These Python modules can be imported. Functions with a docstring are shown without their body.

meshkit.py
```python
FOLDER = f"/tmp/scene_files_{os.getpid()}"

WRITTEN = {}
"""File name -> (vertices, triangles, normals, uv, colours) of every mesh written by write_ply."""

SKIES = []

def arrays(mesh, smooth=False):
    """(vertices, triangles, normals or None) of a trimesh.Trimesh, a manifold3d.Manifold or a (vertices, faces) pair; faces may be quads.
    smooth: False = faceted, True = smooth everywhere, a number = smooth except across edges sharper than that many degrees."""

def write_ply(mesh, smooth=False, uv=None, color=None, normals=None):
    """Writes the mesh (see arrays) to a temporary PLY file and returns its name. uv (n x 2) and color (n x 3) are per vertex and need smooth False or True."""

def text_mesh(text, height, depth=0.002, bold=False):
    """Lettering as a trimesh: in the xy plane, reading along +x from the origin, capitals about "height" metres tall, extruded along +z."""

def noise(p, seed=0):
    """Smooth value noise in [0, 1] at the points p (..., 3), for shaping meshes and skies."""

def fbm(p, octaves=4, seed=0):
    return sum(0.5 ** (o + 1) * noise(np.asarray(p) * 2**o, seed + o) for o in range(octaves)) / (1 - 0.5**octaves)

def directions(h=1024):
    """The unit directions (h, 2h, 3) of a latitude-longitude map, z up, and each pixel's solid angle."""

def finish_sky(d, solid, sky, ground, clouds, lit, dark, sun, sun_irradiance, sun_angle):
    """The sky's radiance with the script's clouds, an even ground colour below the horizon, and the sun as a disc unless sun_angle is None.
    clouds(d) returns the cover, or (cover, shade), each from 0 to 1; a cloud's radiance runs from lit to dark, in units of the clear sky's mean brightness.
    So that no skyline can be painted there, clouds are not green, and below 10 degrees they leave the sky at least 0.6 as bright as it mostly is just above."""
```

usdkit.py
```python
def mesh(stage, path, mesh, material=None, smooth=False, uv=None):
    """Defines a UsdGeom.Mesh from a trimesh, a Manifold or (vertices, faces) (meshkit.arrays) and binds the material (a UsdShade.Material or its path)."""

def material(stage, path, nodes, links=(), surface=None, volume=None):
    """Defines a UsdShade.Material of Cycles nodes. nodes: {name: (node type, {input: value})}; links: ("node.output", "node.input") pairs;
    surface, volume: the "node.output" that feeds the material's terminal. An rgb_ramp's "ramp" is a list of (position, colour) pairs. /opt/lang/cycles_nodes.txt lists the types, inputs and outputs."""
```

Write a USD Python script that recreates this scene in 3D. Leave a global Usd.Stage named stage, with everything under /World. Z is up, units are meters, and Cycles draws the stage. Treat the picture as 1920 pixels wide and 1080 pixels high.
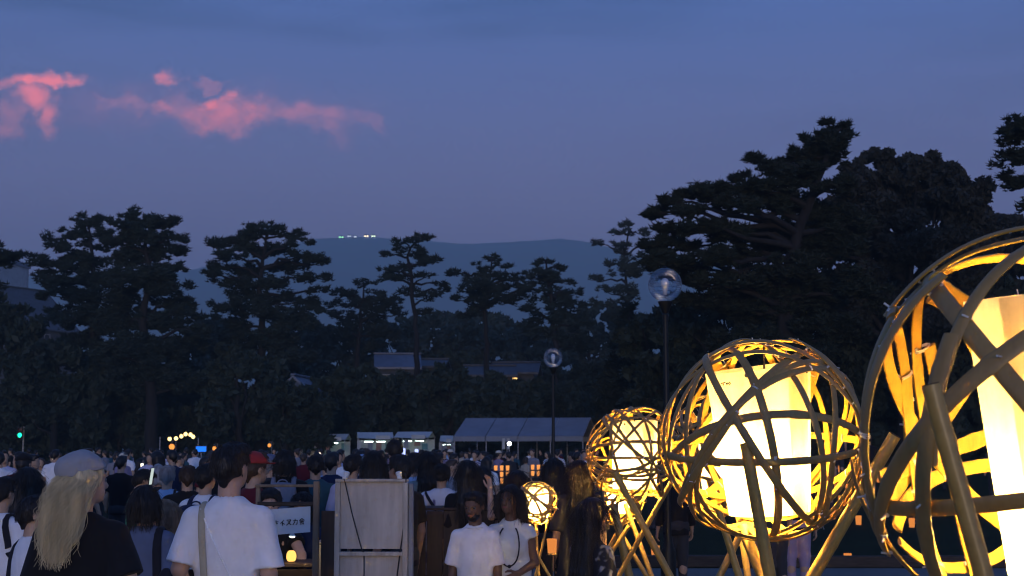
import math, random, numpy as np, trimesh, shapely, usdkit, meshkit
from pxr import Usd, UsdGeom, UsdLux, UsdShade, Gf, Sdf

stage = Usd.Stage.CreateInMemory()
UsdGeom.SetStageUpAxis(stage, UsdGeom.Tokens.z)
UsdGeom.SetStageMetersPerUnit(stage, 1.0)
WORLD = UsdGeom.Xform.Define(stage, '/World')
stage.SetDefaultPrim(WORLD.GetPrim())

# ---------------------------------------------------------------- camera, sky, sun, exposure
EXPOSURE = 4.9
F = 2667.0                       # focal length in pixels of the 1920 wide photograph
CAM = np.array([0.0, 0.0, 1.7])
PITCH = math.atan(300 / F)
camera = UsdGeom.Camera.Define(stage, '/World/camera')
camera.CreateHorizontalApertureAttr(36.0)
camera.CreateFocalLengthAttr(50.0)
camera.CreateFStopAttr(9.0)
camera.CreateFocusDistanceAttr(5.6)
camera.CreateClippingRangeAttr((0.05, 100000.0))
camera.CreateExposureAttr(EXPOSURE)
camera.AddTranslateOp().Set(Gf.Vec3d(*CAM))
camera.AddRotateXOp().Set(90 + math.degrees(PITCH))

SUN_EL, SUN_ROT = math.radians(-2.0), math.radians(180.0)     # the sun has just set behind the photographer
SKY_STRENGTH = 0.1


class Graph:
    """Collects the nodes and links of a material; every method returns the name of an output."""
    def __init__(self):
        self.n, self.l = {}, []

    def node(self, kind, out, given=None, **links):
        name = 'n%d' % len(self.n)
        self.n[name] = (kind, dict(given or {}))
        for k, v in links.items():
            if isinstance(v, str):
                self.l.append((v, name + '.' + k))
            elif v is not None:
                self.n[name][1][k] = v
        return name + '.' + out

    def math(self, op, a, b=0.5, c=None, clamp=False):
        return self.node('math', 'value', {'math_type': op, 'use_clamp': clamp}, value1=a, value2=b, value3=c)

    def mix(self, fac, a, b, kind='mix'):
        return self.node('mix_color', 'result', {'blend_type': kind, 'use_clamp': True, 'use_clamp_result': False}, fac=fac, a=a, b=b)

    def smooth(self, v, lo, hi, a=0.0, b=1.0):
        return self.node('map_range', 'result', {'range_type': 'smoothstep', 'from_min': lo, 'from_max': hi, 'to_min': a, 'to_max': b, 'clamp': True}, value=v)

    def noise(self, scale, detail=3.0, rough=0.55, vector=None, out='fac', distortion=0.0):
        return self.node('noise_texture', out, {'scale': scale, 'detail': detail, 'roughness': rough, 'distortion': distortion}, vector=vector)

    def build(self, name, surface=None, volume=None):
        return usdkit.material(stage, '/World/Looks/' + name, self.n, self.l, surface=surface, volume=volume)


def sky_uv(px, py):
    """Where a direction of the photograph lies in the sky: tangents of the bearing and of the height, north = 1."""
    d = ray(px, py)
    return d[0], d[2]


def ray(px, py):
    x, y = (px - 960) / F, -(py - 540) / F
    d = np.array([x, math.cos(PITCH) - y * math.sin(PITCH), math.sin(PITCH) + y * math.cos(PITCH)])
    return d / d[1]


def at(px, py, dist):
    """The point `dist` metres north of the camera on the sight line of a pixel."""
    return CAM + ray(px, py) * dist


def make_sky():
    g = Graph()
    s = g.node('sky_texture', 'color', {'sky_type': 'single_scattering', 'sun_disc': False, 'sun_elevation': SUN_EL, 'sun_rotation': SUN_ROT, 'aerosol_density': 1.0, 'ozone_density': 2.0})
    tint = g.node('color', 'color', {'value': (0.575, 0.97, 1.72)})            # the photograph's cool white balance
    base = g.mix(1.0, s, tint, 'multiply')
    P = g.node('geometry', 'position')
    xyz = g.node('separate_xyz', 'x', vector=P)
    n = xyz.split('.')[0]
    X, Y, Z = n + '.x', n + '.y', n + '.z'
    front = g.math('greater_than', Y, 0.3)
    safe = g.math('maximum', Y, 0.3)
    u, v = g.math('divide', X, safe), g.math('divide', Z, safe)
    uv = g.node('combine_xyz', 'vector', x=u, y=v)
    # low dusk stratus: broad, flat sheets
    flat = g.node('mapping', 'vector', {'scale': (1.0, 1.0, 7.0)}, vector=P)
    st = g.smooth(g.noise(2.6, 4, 0.5, flat), 0.38, 0.62, 0.5, 1.0)
    st = g.math('multiply', st, g.smooth(Z, 0.10, 0.30, 0.25, 1.0))
    base = g.mix(g.math('multiply', st, STRATUS_MIX), base, g.mix(1.0, base, g.node('color', 'color', {'value': STRATUS_TINT}), 'multiply'))
    # a thin even veil of dusk haze cloud all round the horizon
    veil = g.smooth(Z, 0.06, 0.36, 0.72, 0.0)
    base = g.mix(veil, base, g.node('color', 'color', {'value': VEIL}), 'lighten')
    warp = g.node('noise_texture', 'color', {'scale': 22.0, 'detail': 6.0, 'roughness': 0.62}, vector=uv)
    w = g.node('separate_xyz', 'x', vector=warp).split('.')[0]
    du = g.math('multiply', g.math('subtract', w + '.x', 0.5), 0.06)
    dv = g.math('multiply', g.math('subtract', w + '.y', 0.5), 0.055)
    uu, vv = g.math('add', u, du), g.math('add', v, dv)
    total = None
    for (px, py, rx, ry, k, tilt) in CLOUDS:
        cu, cv = sky_uv(px, py)
        ru, rv = rx / F, ry / F
        a, b = g.math('subtract', uu, cu), g.math('subtract', vv, cv)
        if tilt:
            t = math.tan(math.radians(tilt))
            b = g.math('subtract', b, g.math('multiply', a, t))
        a, b = g.math('divide', a, ru), g.math('divide', b, rv)
        r = g.math('sqrt', g.math('add', g.math('multiply', a, a), g.math('multiply', b, b)), 0)
        m = g.smooth(r, 0.25, 1.35, k * 1.15, 0.0)
        total = m if total is None else g.math('maximum', total, m)
    fine = g.smooth(g.noise(60.0, 5, 0.6, uv), 0.25, 0.65, 0.55, 1.0)
    total = g.math('multiply', g.math('multiply', total, fine), front, clamp=True)
    deep = g.node('rgb_ramp', 'color', {'ramp': [(0, PINK_DIM), (0.45, PINK_MID), (1, PINK_HOT)]}, fac=total)
    col = g.mix(total, base, deep)
    b = g.node('background_shader', 'background', {'strength': SKY_STRENGTH}, color=col)
    g.build('sky', surface=b)
    d = UsdLux.DomeLight.Define(stage, '/World/sky')
    UsdShade.MaterialBindingAPI.Apply(d.GetPrim()).Bind(UsdShade.Material.Get(stage, '/World/Looks/sky'))
    d.GetPrim().SetCustomDataByKey('kind', 'structure')


K = 1 / (SKY_STRENGTH * 2 ** 4.0)
VEIL = (.225 * K, .186 * K, .37 * K)
PINK_DIM, PINK_MID, PINK_HOT = (.22 * K, .14 * K, .30 * K), (.62 * K, .23 * K, .31 * K), (1.15 * K, .25 * K, .28 * K)
STRATUS_MIX, STRATUS_TINT = 1.0, (0.25, 0.42, 0.43)
CLOUDS = [(300, 205, 420, 60, .20, 0), (240, 208, 90, 22, .42, -8), (75, 153, 84, 20, 1.0, 0), (55, 190, 48, 40, .85, 0), (85, 215, 34, 40, .75, 0), (15, 215, 22, 40, .45, 0), (205, 200, 70, 16, .40, -18), (322, 152, 30, 20, .72, 0),
          (395, 150, 40, 10, .42, 0), (410, 208, 150, 44, .68, 0), (440, 236, 100, 30, .66, 0), (400, 186, 40, 24, .85, 0), (300, 205, 50, 18, .6, 0), (570, 218, 135, 34, .5, -6), (600, 245, 70, 28, .42, -6), (690, 235, 40, 12, .34, 0)]
make_sky()
sun = UsdLux.DistantLight.Define(stage, '/World/sun')              # the last glow of the sunset, very low and soft
sun.CreateIntensityAttr(0.006)
sun.CreateNormalizeAttr(True)
sun.CreateAngleAttr(10.0)
sun.CreateColorAttr(Gf.Vec3f(1.0, 0.72, 0.5))
sun.AddRotateXOp().Set(90 - 2.0)

# ---------------------------------------------------------------- materials
def rgb(r, g, b):
    """sRGB 0-255 to linear."""
    return tuple((c / 255 / 12.92) if c <= 10 else ((c / 255 + 0.055) / 1.055) ** 2.4 for c in (r, g, b))


LOOKS = {}


def look(name):
    return '/World/Looks/' + name


def surface_material(name, color, rough=0.7, scale=8.0, vary=0.25, bump=0.0, stretch=(1, 1, 1), spec=0.35, sheen=0.0, detail=4, island=0.0):
    """A plain opaque surface with cloudy variation of tone and optional fine relief, in object space."""
    if name in LOOKS:
        return LOOKS[name]
    g = Graph()
    co = g.node('texture_coordinate', 'object')
    if stretch != (1, 1, 1):
        co = g.node('mapping', 'vector', {'scale': stretch}, vector=co)
    n = g.noise(scale, detail, 0.6, co)
    lo = tuple(c * (1 - vary) for c in color)
    hi = tuple(min(1, c * (1 + vary)) for c in color)
    col = g.node('rgb_ramp', 'color', {'ramp': [(0.3, lo), (0.7, hi)]}, fac=n)
    if island:
        gi = g.node('geometry', 'random_per_island')
        k = g.node('map_range', 'result', {'from_min': 0, 'from_max': 1, 'to_min': 1 - island, 'to_max': 1 + island}, value=gi)
        col = g.node('hsv', 'color', {}, value=k, color=col)
    links = dict(base_color=col)
    if bump:
        links['normal'] = g.node('bump', 'normal', {'strength': 0.6, 'distance': bump}, height=g.noise(scale * 6, 3, 0.6, co))
    p = g.node('principled_bsdf', 'BSDF', {'roughness': rough, 'specular_ior_level': spec, 'sheen_weight': sheen}, **links)
    g.build(name, surface=p)
    LOOKS[name] = look(name)
    return LOOKS[name]


def cloth(name, color, vary=0.12, scale=5.0):
    return surface_material('cloth_' + name, color, 0.85, scale, vary, bump=0.0012, spec=0.15, sheen=0.05)


def skin(name, color):
    return surface_material('skin_' + name, color, 0.5, 14.0, 0.1, spec=0.35)


def hair_look(name, color, vary=0.35):
    return surface_material('hair_' + name, color, 0.5, 26.0, vary, bump=0.002, stretch=(1, 1, 0.12), spec=0.4)


def glow(name, color, strength):
    if name in LOOKS:
        return LOOKS[name]
    g = Graph()
    g.build(name, surface=g.node('emission', 'emission', {'color': color, 'strength': strength}))
    LOOKS[name] = look(name)
    return LOOKS[name]


def pattern_cloth(name, base, spot, scale, lo, hi, stretch=(1, 1, 1)):
    """Printed fabric: blots of a second colour."""
    if name in LOOKS:
        return LOOKS[name]
    g = Graph()
    co = g.node('mapping', 'vector', {'scale': stretch}, vector=g.node('texture_coordinate', 'object'))
    m = g.smooth(g.noise(scale, 2, 0.5, co), lo, hi)
    col = g.mix(m, g.node('color', 'color', {'value': base}), g.node('color', 'color', {'value': spot}))
    g.build(name, surface=g.node('principled_bsdf', 'BSDF', {'roughness': 0.85, 'specular_ior_level': 0.15}, base_color=col))
    LOOKS[name] = look(name)
    return LOOKS[name]


def leaf_look(name, color, vary=0.45):
    g = Graph()
    r = g.node('geometry', 'random_per_island')
    big = g.noise(0.35, 3, 0.5, g.node('texture_coordinate', 'object'))
    k = g.math('add', g.math('multiply', r, 0.6), g.math('multiply', big, 0.6))
    col = g.node('rgb_ramp', 'color', {'ramp': [(0.15, tuple(c * (1 - vary) for c in color)), (0.9, tuple(c * (1 + vary) for c in color))]}, fac=k)
    d = g.node('principled_bsdf', 'BSDF', {'roughness': 0.65, 'specular_ior_level': 0.25}, base_color=col)
    t = g.node('translucent_bsdf', 'BSDF', {}, color=col)
    g.build(name, surface=g.node('mix_closure', 'closure', {'fac': 0.2}, closure1=d, closure2=t))
    LOOKS[name] = look(name)
    return LOOKS[name]


# ---------------------------------------------------------------- the scene's objects
USED = {}


def numbered(parent, name):
    k = USED.get((parent, name), -1) + 1
    USED[(parent, name)] = k
    return name if k == 0 else '%s_%03d' % (name, k)


def tag(prim, label=None, category=None, group=None, kind=None):
    p = prim.GetPrim() if hasattr(prim, 'GetPrim') else prim
    for k, v in (('label', label), ('category', category), ('group', group), ('kind', kind)):
        if v:
            p.SetCustomDataByKey(k, v)
    return p


def thing(name, label, category, loc=(0, 0, 0), rz=0.0, group=None, kind=None, ref=None):
    path = '/World/' + numbered('/World', name)
    x = UsdGeom.Xform.Define(stage, path)
    x.AddTranslateOp().Set(Gf.Vec3d(*map(float, loc)))
    if rz:
        x.AddRotateZOp().Set(float(rz))
    if ref is not None:
        x.GetPrim().GetReferences().AddInternalReference(ref)
        x.GetPrim().SetInstanceable(True)
    tag(x, label, category, group, kind)
    return path


def part(parent, name, mesh, material, smooth=False, label=None, kind=None):
    path = parent + '/' + numbered(parent, name)
    m = usdkit.mesh(stage, path, mesh, material, smooth=smooth)
    if label or kind:
        tag(m, label=label, kind=kind)
    return path


def structure(name, mesh, material, smooth=False):
    m = usdkit.mesh(stage, '/World/' + numbered('/World', name), mesh, material, smooth=smooth)
    tag(m, kind='structure')
    return m


# ---------------------------------------------------------------- shapes
def box(size, center=(0, 0, 0), rz=0.0, bevel=0.0):
    sx, sy, sz = size
    if bevel:
        b = min(bevel, sx * .45, sy * .45, sz * .45)
        pts = []
        for x in (-1, 1):
            for y in (-1, 1):
                for z in (-1, 1):
                    for k in range(3):
                        h = [sx / 2 - b, sy / 2 - b, sz / 2 - b]
                        h[k] += b
                        pts.append((x * h[0], y * h[1], z * h[2]))
        m = trimesh.convex.convex_hull(np.array(pts))
    else:
        m = trimesh.creation.box((sx, sy, sz))
    if rz:
        m.apply_transform(trimesh.transformations.rotation_matrix(rz, (0, 0, 1)))
    m.apply_translation(center)
    return m


def join(ms):
    return trimesh.util.concatenate([m for m in ms if m is not None])


def tube(points, radii, sides=8, caps=True, twist=None):
    """A tapering tube along a polyline, in parallel-transported frames."""
    p = np.asarray(points, float)
    n = len(p)
    r = np.broadcast_to(np.asarray(radii, float), (n,))
    t = np.gradient(p, axis=0)
    t /= np.linalg.norm(t, axis=1, keepdims=True) + 1e-12
    a = np.cross(t[0], (0, 0, 1.0) if abs(t[0][2]) < .9 else (1.0, 0, 0))
    a /= np.linalg.norm(a)
    A = []
    for i in range(n):
        a = a - t[i] * a.dot(t[i])
        a = a / (np.linalg.norm(a) + 1e-12)
        A.append(a)
    A = np.array(A)
    B = np.cross(t, A)
    ang = np.arange(sides) * 2 * np.pi / sides
    v = p[:, None] + r[:, None, None] * (np.cos(ang)[None, :, None] * A[:, None] + np.sin(ang)[None, :, None] * B[:, None])
    v = v.reshape(-1, 3)
    i, j = np.meshgrid(np.arange(n - 1), np.arange(sides), indexing='ij')
    q = np.stack([i * sides + j, i * sides + (j + 1) % sides, (i + 1) * sides + (j + 1) % sides, (i + 1) * sides + j], -1).reshape(-1, 4)
    f = np.vstack([q[:, [0, 1, 2]], q[:, [0, 2, 3]]])
    if caps:
        c0, c1 = len(v), len(v) + 1
        v = np.vstack([v, p[0], p[-1]])
        k = np.arange(sides)
        f = np.vstack([f, np.stack([np.full(sides, c0), (k + 1) % sides, k], 1), np.stack([np.full(sides, c1), (n - 1) * sides + k, (n - 1) * sides + (k + 1) % sides], 1)])
    return trimesh.Trimesh(v, f, process=False)


def ribbon(points, side, up, width, thick):
    """A flat strip along a polyline; side and up are unit vectors per point."""
    p, s, u = np.asarray(points, float), np.asarray(side, float), np.asarray(up, float)
    n = len(p)
    w = np.broadcast_to(np.asarray(width, float), (n,))[:, None] / 2
    h = thick / 2
    prof = [p - s * w * .92 - u * h, p + s * w * .92 - u * h, p + s * w + u * h * .2, p + s * w * .74 + u * h * 1.6, p + s * w * .3 + u * h * 2.5, p - s * w * .3 + u * h * 2.5, p - s * w * .74 + u * h * 1.6, p - s * w + u * h * .2]
    v = np.stack(prof, 1).reshape(-1, 3)
    k = len(prof)
    i, j = np.meshgrid(np.arange(n - 1), np.arange(k), indexing='ij')
    q = np.stack([i * k + j, i * k + (j + 1) % k, (i + 1) * k + (j + 1) % k, (i + 1) * k + j], -1).reshape(-1, 4)
    f = np.vstack([q[:, [0, 1, 2]], q[:, [0, 2, 3]]])
    c = [[0, m + 1, m] for m in range(1, k - 1)] + [[(n - 1) * k, (n - 1) * k + m, (n - 1) * k + m + 1] for m in range(1, k - 1)]
    return trimesh.Trimesh(v, np.vstack([f, c]), process=False)


def lathe(profile, sides=16, center=(0, 0, 0)):
    m = trimesh.creation.revolve(np.asarray(profile, float), sections=sides)
    m.apply_translation(center)
    return m


def ball(r, c=(0, 0, 0), sub=2, scale=(1, 1, 1)):
    m = trimesh.creation.icosphere(sub, r)
    m.apply_scale(scale)
    m.apply_translation(c)
    return m


def rotz(v, deg):
    a = math.radians(deg)
    c, s = math.cos(a), math.sin(a)
    return np.array([c * v[0] - s * v[1], s * v[0] + c * v[1], v[2]])


def rot_matrix(axis, deg):
    return trimesh.transformations.rotation_matrix(math.radians(deg), axis)[:3, :3]


def quads(v, f):
    return trimesh.Trimesh(v, np.vstack([f[:, [0, 1, 2]], f[:, [0, 2, 3]]]), process=False)


# ---------------------------------------------------------------- soft shapes: signed distances on a grid, then surface nets
class Soft:
    def __init__(self, lo, hi, h):
        self.h = h
        self.lo = np.asarray(lo, float)
        n = np.ceil((np.asarray(hi) - self.lo) / h).astype(int) + 1
        self.ax = [self.lo[k] + h * np.arange(n[k]) for k in range(3)]
        self.v = np.full(n, 0.5, np.float32)

    def _sub(self, lo, hi):
        s = []
        for k in range(3):
            i0 = max(0, int(np.floor((lo[k] - self.lo[k]) / self.h)))
            i1 = min(len(self.ax[k]), int(np.ceil((hi[k] - self.lo[k]) / self.h)) + 1)
            if i1 - i0 < 1:
                return None, None
            s.append(slice(i0, i1))
        X = np.stack(np.meshgrid(*[self.ax[k][s[k]] for k in range(3)], indexing='ij'), -1)
        return tuple(s), X

    def put(self, s, d, k, minus=False):
        a = self.v[s]
        if minus:
            self.v[s] = np.maximum(a, -d)
            return
        t = np.maximum(k - np.abs(a - d), 0) / max(k, 1e-9)
        self.v[s] = np.minimum(a, d) - t * t * k * .25

    def cone(self, a, b, ra, rb, k=.02, squash=None, clip=(), minus=False):
        """A round cone from a to b. squash: (sx, sy, sz) about the middle of a-b."""
        a, b = np.asarray(a, float), np.asarray(b, float)
        m = max(ra, rb) + k + 2 * self.h
        sq = np.ones(3) if squash is None else np.asarray(squash, float)
        e = m * np.maximum(sq, 1)
        s, X = self._sub(np.minimum(a, b) - e, np.maximum(a, b) + e)
        if s is None:
            return
        c = (a + b) / 2
        Y = (X - c) / sq
        A, B = (a - c) / sq, (b - c) / sq
        ab = B - A
        t = np.clip(((Y - A) @ ab) / max(ab @ ab, 1e-12), 0, 1)
        d = (np.linalg.norm(Y - A - t[..., None] * ab, axis=-1) - (ra + (rb - ra) * t)) * sq.min()
        for p, n in clip:
            n = np.asarray(n, float) / np.linalg.norm(n)
            d = np.maximum(d, (X - np.asarray(p)) @ n)
        self.put(s, d, k, minus)

    def ell(self, c, r, k=.02, R=None, clip=(), minus=False):
        c, r = np.asarray(c, float), np.asarray(r, float)
        m = r.max() + k + 2 * self.h
        s, X = self._sub(c - m, c + m)
        if s is None:
            return
        Y = X - c
        if R is not None:
            Y = Y @ R
        q = np.linalg.norm(Y / r, axis=-1)
        g = np.linalg.norm(Y / (r * r), axis=-1)
        d = np.where(q < .05, -r.min(), q * (q - 1) / np.maximum(g, 1e-6))
        for p, n in clip:
            n = np.asarray(n, float) / np.linalg.norm(n)
            d = np.maximum(d, (X - np.asarray(p)) @ n)
        self.put(s, d, k, minus)

    def cut(self, p, n):
        n = np.asarray(n, float) / np.linalg.norm(n)
        d = ((self.ax[0] - p[0]) * n[0])[:, None, None] + ((self.ax[1] - p[1]) * n[1])[None, :, None] + ((self.ax[2] - p[2]) * n[2])[None, None, :]
        self.v = np.maximum(self.v, d.astype(np.float32))

    def rough(self, amount, scale, seed=0, octaves=2):
        near = np.abs(self.v) < amount + 3 * self.h
        i = np.argwhere(near)
        P = self.lo + i * self.h
        n = meshkit.fbm(P * np.asarray(scale, float), octaves, seed) - .5
        self.v[near] += (2 * amount * n).astype(np.float32)

    def mesh(self):
        v, h = self.v, self.h
        s = v < 0
        c = [s[i:s.shape[0] - 1 + i, j:s.shape[1] - 1 + j, k:s.shape[2] - 1 + k] for i in (0, 1) for j in (0, 1) for k in (0, 1)]
        tot = sum(x.astype(np.int8) for x in c)
        cell = (tot > 0) & (tot < 8)
        idx = np.argwhere(cell)
        ids = np.full(cell.shape, -1, np.int64)
        ids[tuple(idx.T)] = np.arange(len(idx))
        acc, cnt = np.zeros((len(idx), 3)), np.zeros(len(idx))
        for ax in range(3):
            o = [k for k in range(3) if k != ax]
            for p in (0, 1):
                for q in (0, 1):
                    e = np.zeros(3, int)
                    e[o[0]], e[o[1]] = p, q
                    A = idx + e
                    Bx = A.copy()
                    Bx[:, ax] += 1
                    va, vb = v[tuple(A.T)], v[tuple(Bx.T)]
                    m = (va < 0) != (vb < 0)
                    t = va[m] / (va[m] - vb[m])
                    P = A[m].astype(float)
                    P[:, ax] += t
                    acc[m] += P
                    cnt[m] += 1
        V = self.lo + h * acc / cnt[:, None]
        F_ = []
        for ax in range(3):
            o = [(ax + 1) % 3, (ax + 2) % 3]
            sl0, sl1 = [slice(None)] * 3, [slice(None)] * 3
            sl0[ax], sl1[ax] = slice(0, -1), slice(1, None)
            a, b = s[tuple(sl0)], s[tuple(sl1)]
            for flip in (False, True):
                e = np.argwhere((a & ~b) if not flip else (~a & b))
                ok = (e[:, o[0]] > 0) & (e[:, o[1]] > 0) & (e[:, o[0]] < v.shape[o[0]] - 1) & (e[:, o[1]] < v.shape[o[1]] - 1)
                e = e[ok]
                q = []
                for d0, d1 in ((-1, -1), (0, -1), (0, 0), (-1, 0)):
                    w = e.copy()
                    w[:, o[0]] += d0
                    w[:, o[1]] += d1
                    q.append(ids[tuple(w.T)])
                q = np.stack(q, 1)
                if flip:
                    q = q[:, ::-1]
                F_.append(q)
        f = np.vstack(F_)
        f = f[(f >= 0).all(1)]
        return quads(V, f)

# ---------------------------------------------------------------- terrain, paving, hills, haze
def sstep(x, a, b):
    t = np.clip((np.asarray(x, float) - a) / (b - a), 0, 1)
    return t * t * (3 - 2 * t)


def ground_z(x, y):
    x, y = np.asarray(x, float), np.asarray(y, float)
    dip = -0.26 * sstep(y, 7.4, 8.4) * (1 - sstep(y, 12.0, 13.0))          # the sunken crossing path
    bank = 1.0 * sstep(x / np.maximum(y, 1), 0.06, 0.16) * sstep(y, 28, 46) * (1 - sstep(y, 90, 140))
    back = -2.0 * sstep(y, 300, 1500)
    return dip + bank + back


def ground_hit(px, py):
    """Where the sight line of a pixel meets the ground."""
    d = ray(px, py)
    for t in np.arange(3, 400, .05):
        p = CAM + d * t
        if p[2] <= ground_z(p[0], p[1]):
            return p
    return CAM + d * 400


def axis(fine, step, coarse):
    c = [v for v in coarse if abs(v) > fine]
    return np.array(sorted([-v for v in c] + list(np.arange(-fine, fine + .01, step)) + c))


def sheet(xs, ys, zf):
    X, Y = np.meshgrid(xs, ys, indexing='ij')
    v = np.stack([X, Y, zf(X, Y)], -1).reshape(-1, 3)
    n, m = len(xs), len(ys)
    i, j = np.meshgrid(np.arange(n - 1), np.arange(m - 1), indexing='ij')
    q = np.stack([i * m + j, (i + 1) * m + j, (i + 1) * m + j + 1, i * m + j + 1], -1).reshape(-1, 4)
    return quads(v, q)


g = Graph()
co = g.node('geometry', 'position')
a = g.noise(0.5, 5, .6, co)
b = g.noise(9, 4, .65, co)
col = g.node('rgb_ramp', 'color', {'ramp': [(.25, (.014, .017, .007)), (.55, (.026, .032, .012)), (.8, (.045, .045, .02))]}, fac=g.math('add', g.math('multiply', a, .6), g.math('multiply', b, .4)))
nr = g.node('bump', 'normal', {'strength': .9, 'distance': .03}, height=g.noise(40, 3, .7, co))
g.build('grass_ground', surface=g.node('principled_bsdf', 'BSDF', {'roughness': .95, 'specular_ior_level': .1}, base_color=col, normal=nr))
g = Graph()
co = g.node('geometry', 'position')
col = g.node('rgb_ramp', 'color', {'ramp': [(.3, (.11, .105, .1)), (.7, (.2, .19, .175))]}, fac=g.math('add', g.math('multiply', g.noise(.8, 4, .6, co), .5), g.math('multiply', g.noise(60, 3, .6, co), .5)))
nr = g.node('bump', 'normal', {'strength': .5, 'distance': .01}, height=g.noise(90, 2, .7, co))
g.build('gravel_paving', surface=g.node('principled_bsdf', 'BSDF', {'roughness': .9, 'specular_ior_level': .2}, base_color=col, normal=nr))
g = Graph()
co = g.node('geometry', 'position')
col = g.node('rgb_ramp', 'color', {'ramp': [(.3, (.02, .032, .02)), (.7, (.05, .065, .035))]}, fac=g.noise(.02, 6, .65, co))
nr = g.node('bump', 'normal', {'strength': 1.0, 'distance': 12.0}, height=g.noise(.05, 4, .6, co))
g.build('forest_hill', surface=g.node('principled_bsdf', 'BSDF', {'roughness': .95, 'specular_ior_level': .05}, base_color=col, normal=nr))

far = [60, 90, 130, 180, 260, 400, 700, 1200, 2200, 4000, 6900]
structure('ground', sheet(axis(45, 1.0, far), np.array(sorted([-400, -200, -100, -40] + list(np.arange(-10, 60, 1.0)) + [60, 70, 80, 90, 110, 140, 180, 260, 300, 500, 900, 1500, 2500, 4000, 6900])), ground_z), look('grass_ground'), smooth=True)
structure('paved_path', sheet(np.arange(-30, 30.1, 1.0), np.arange(-9, 20.6, .5), lambda x, y: ground_z(x, y) + .004), look('gravel_paving'), smooth=True)

rng = np.random.default_rng(5)
# low timber edging where the paving meets the lawn
edge = thing('lawn_edging', 'low dark timber edging between grey paving and the lantern lawn', 'edging', (0, 20.75, 0))
for k in range(10):
    L = 2.0
    part(edge, 'timber', box((L - .02, .14, .17), (-2.4 + L * (k + .5), 0, .075 + .004 * (k % 3)), bevel=.012), surface_material('dark_timber', (.045, .035, .028), .8, 5, .35, bump=.004, stretch=(1, 8, 8)))

RIDGE = [(-900, 575), (-400, 556), (0, 532), (60, 522), (120, 514), (200, 517), (280, 514), (345, 507), (400, 497), (450, 481), (500, 466), (560, 453), (600, 448), (660, 446), (720, 447), (760, 450), (820, 455), (870, 458), (920, 455), (980, 450), (1050, 446), (1090, 451), (1130, 462), (1200, 482), (1300, 500), (1450, 512), (1650, 520), (1950, 530), (2400, 548), (2900, 580)]


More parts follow.
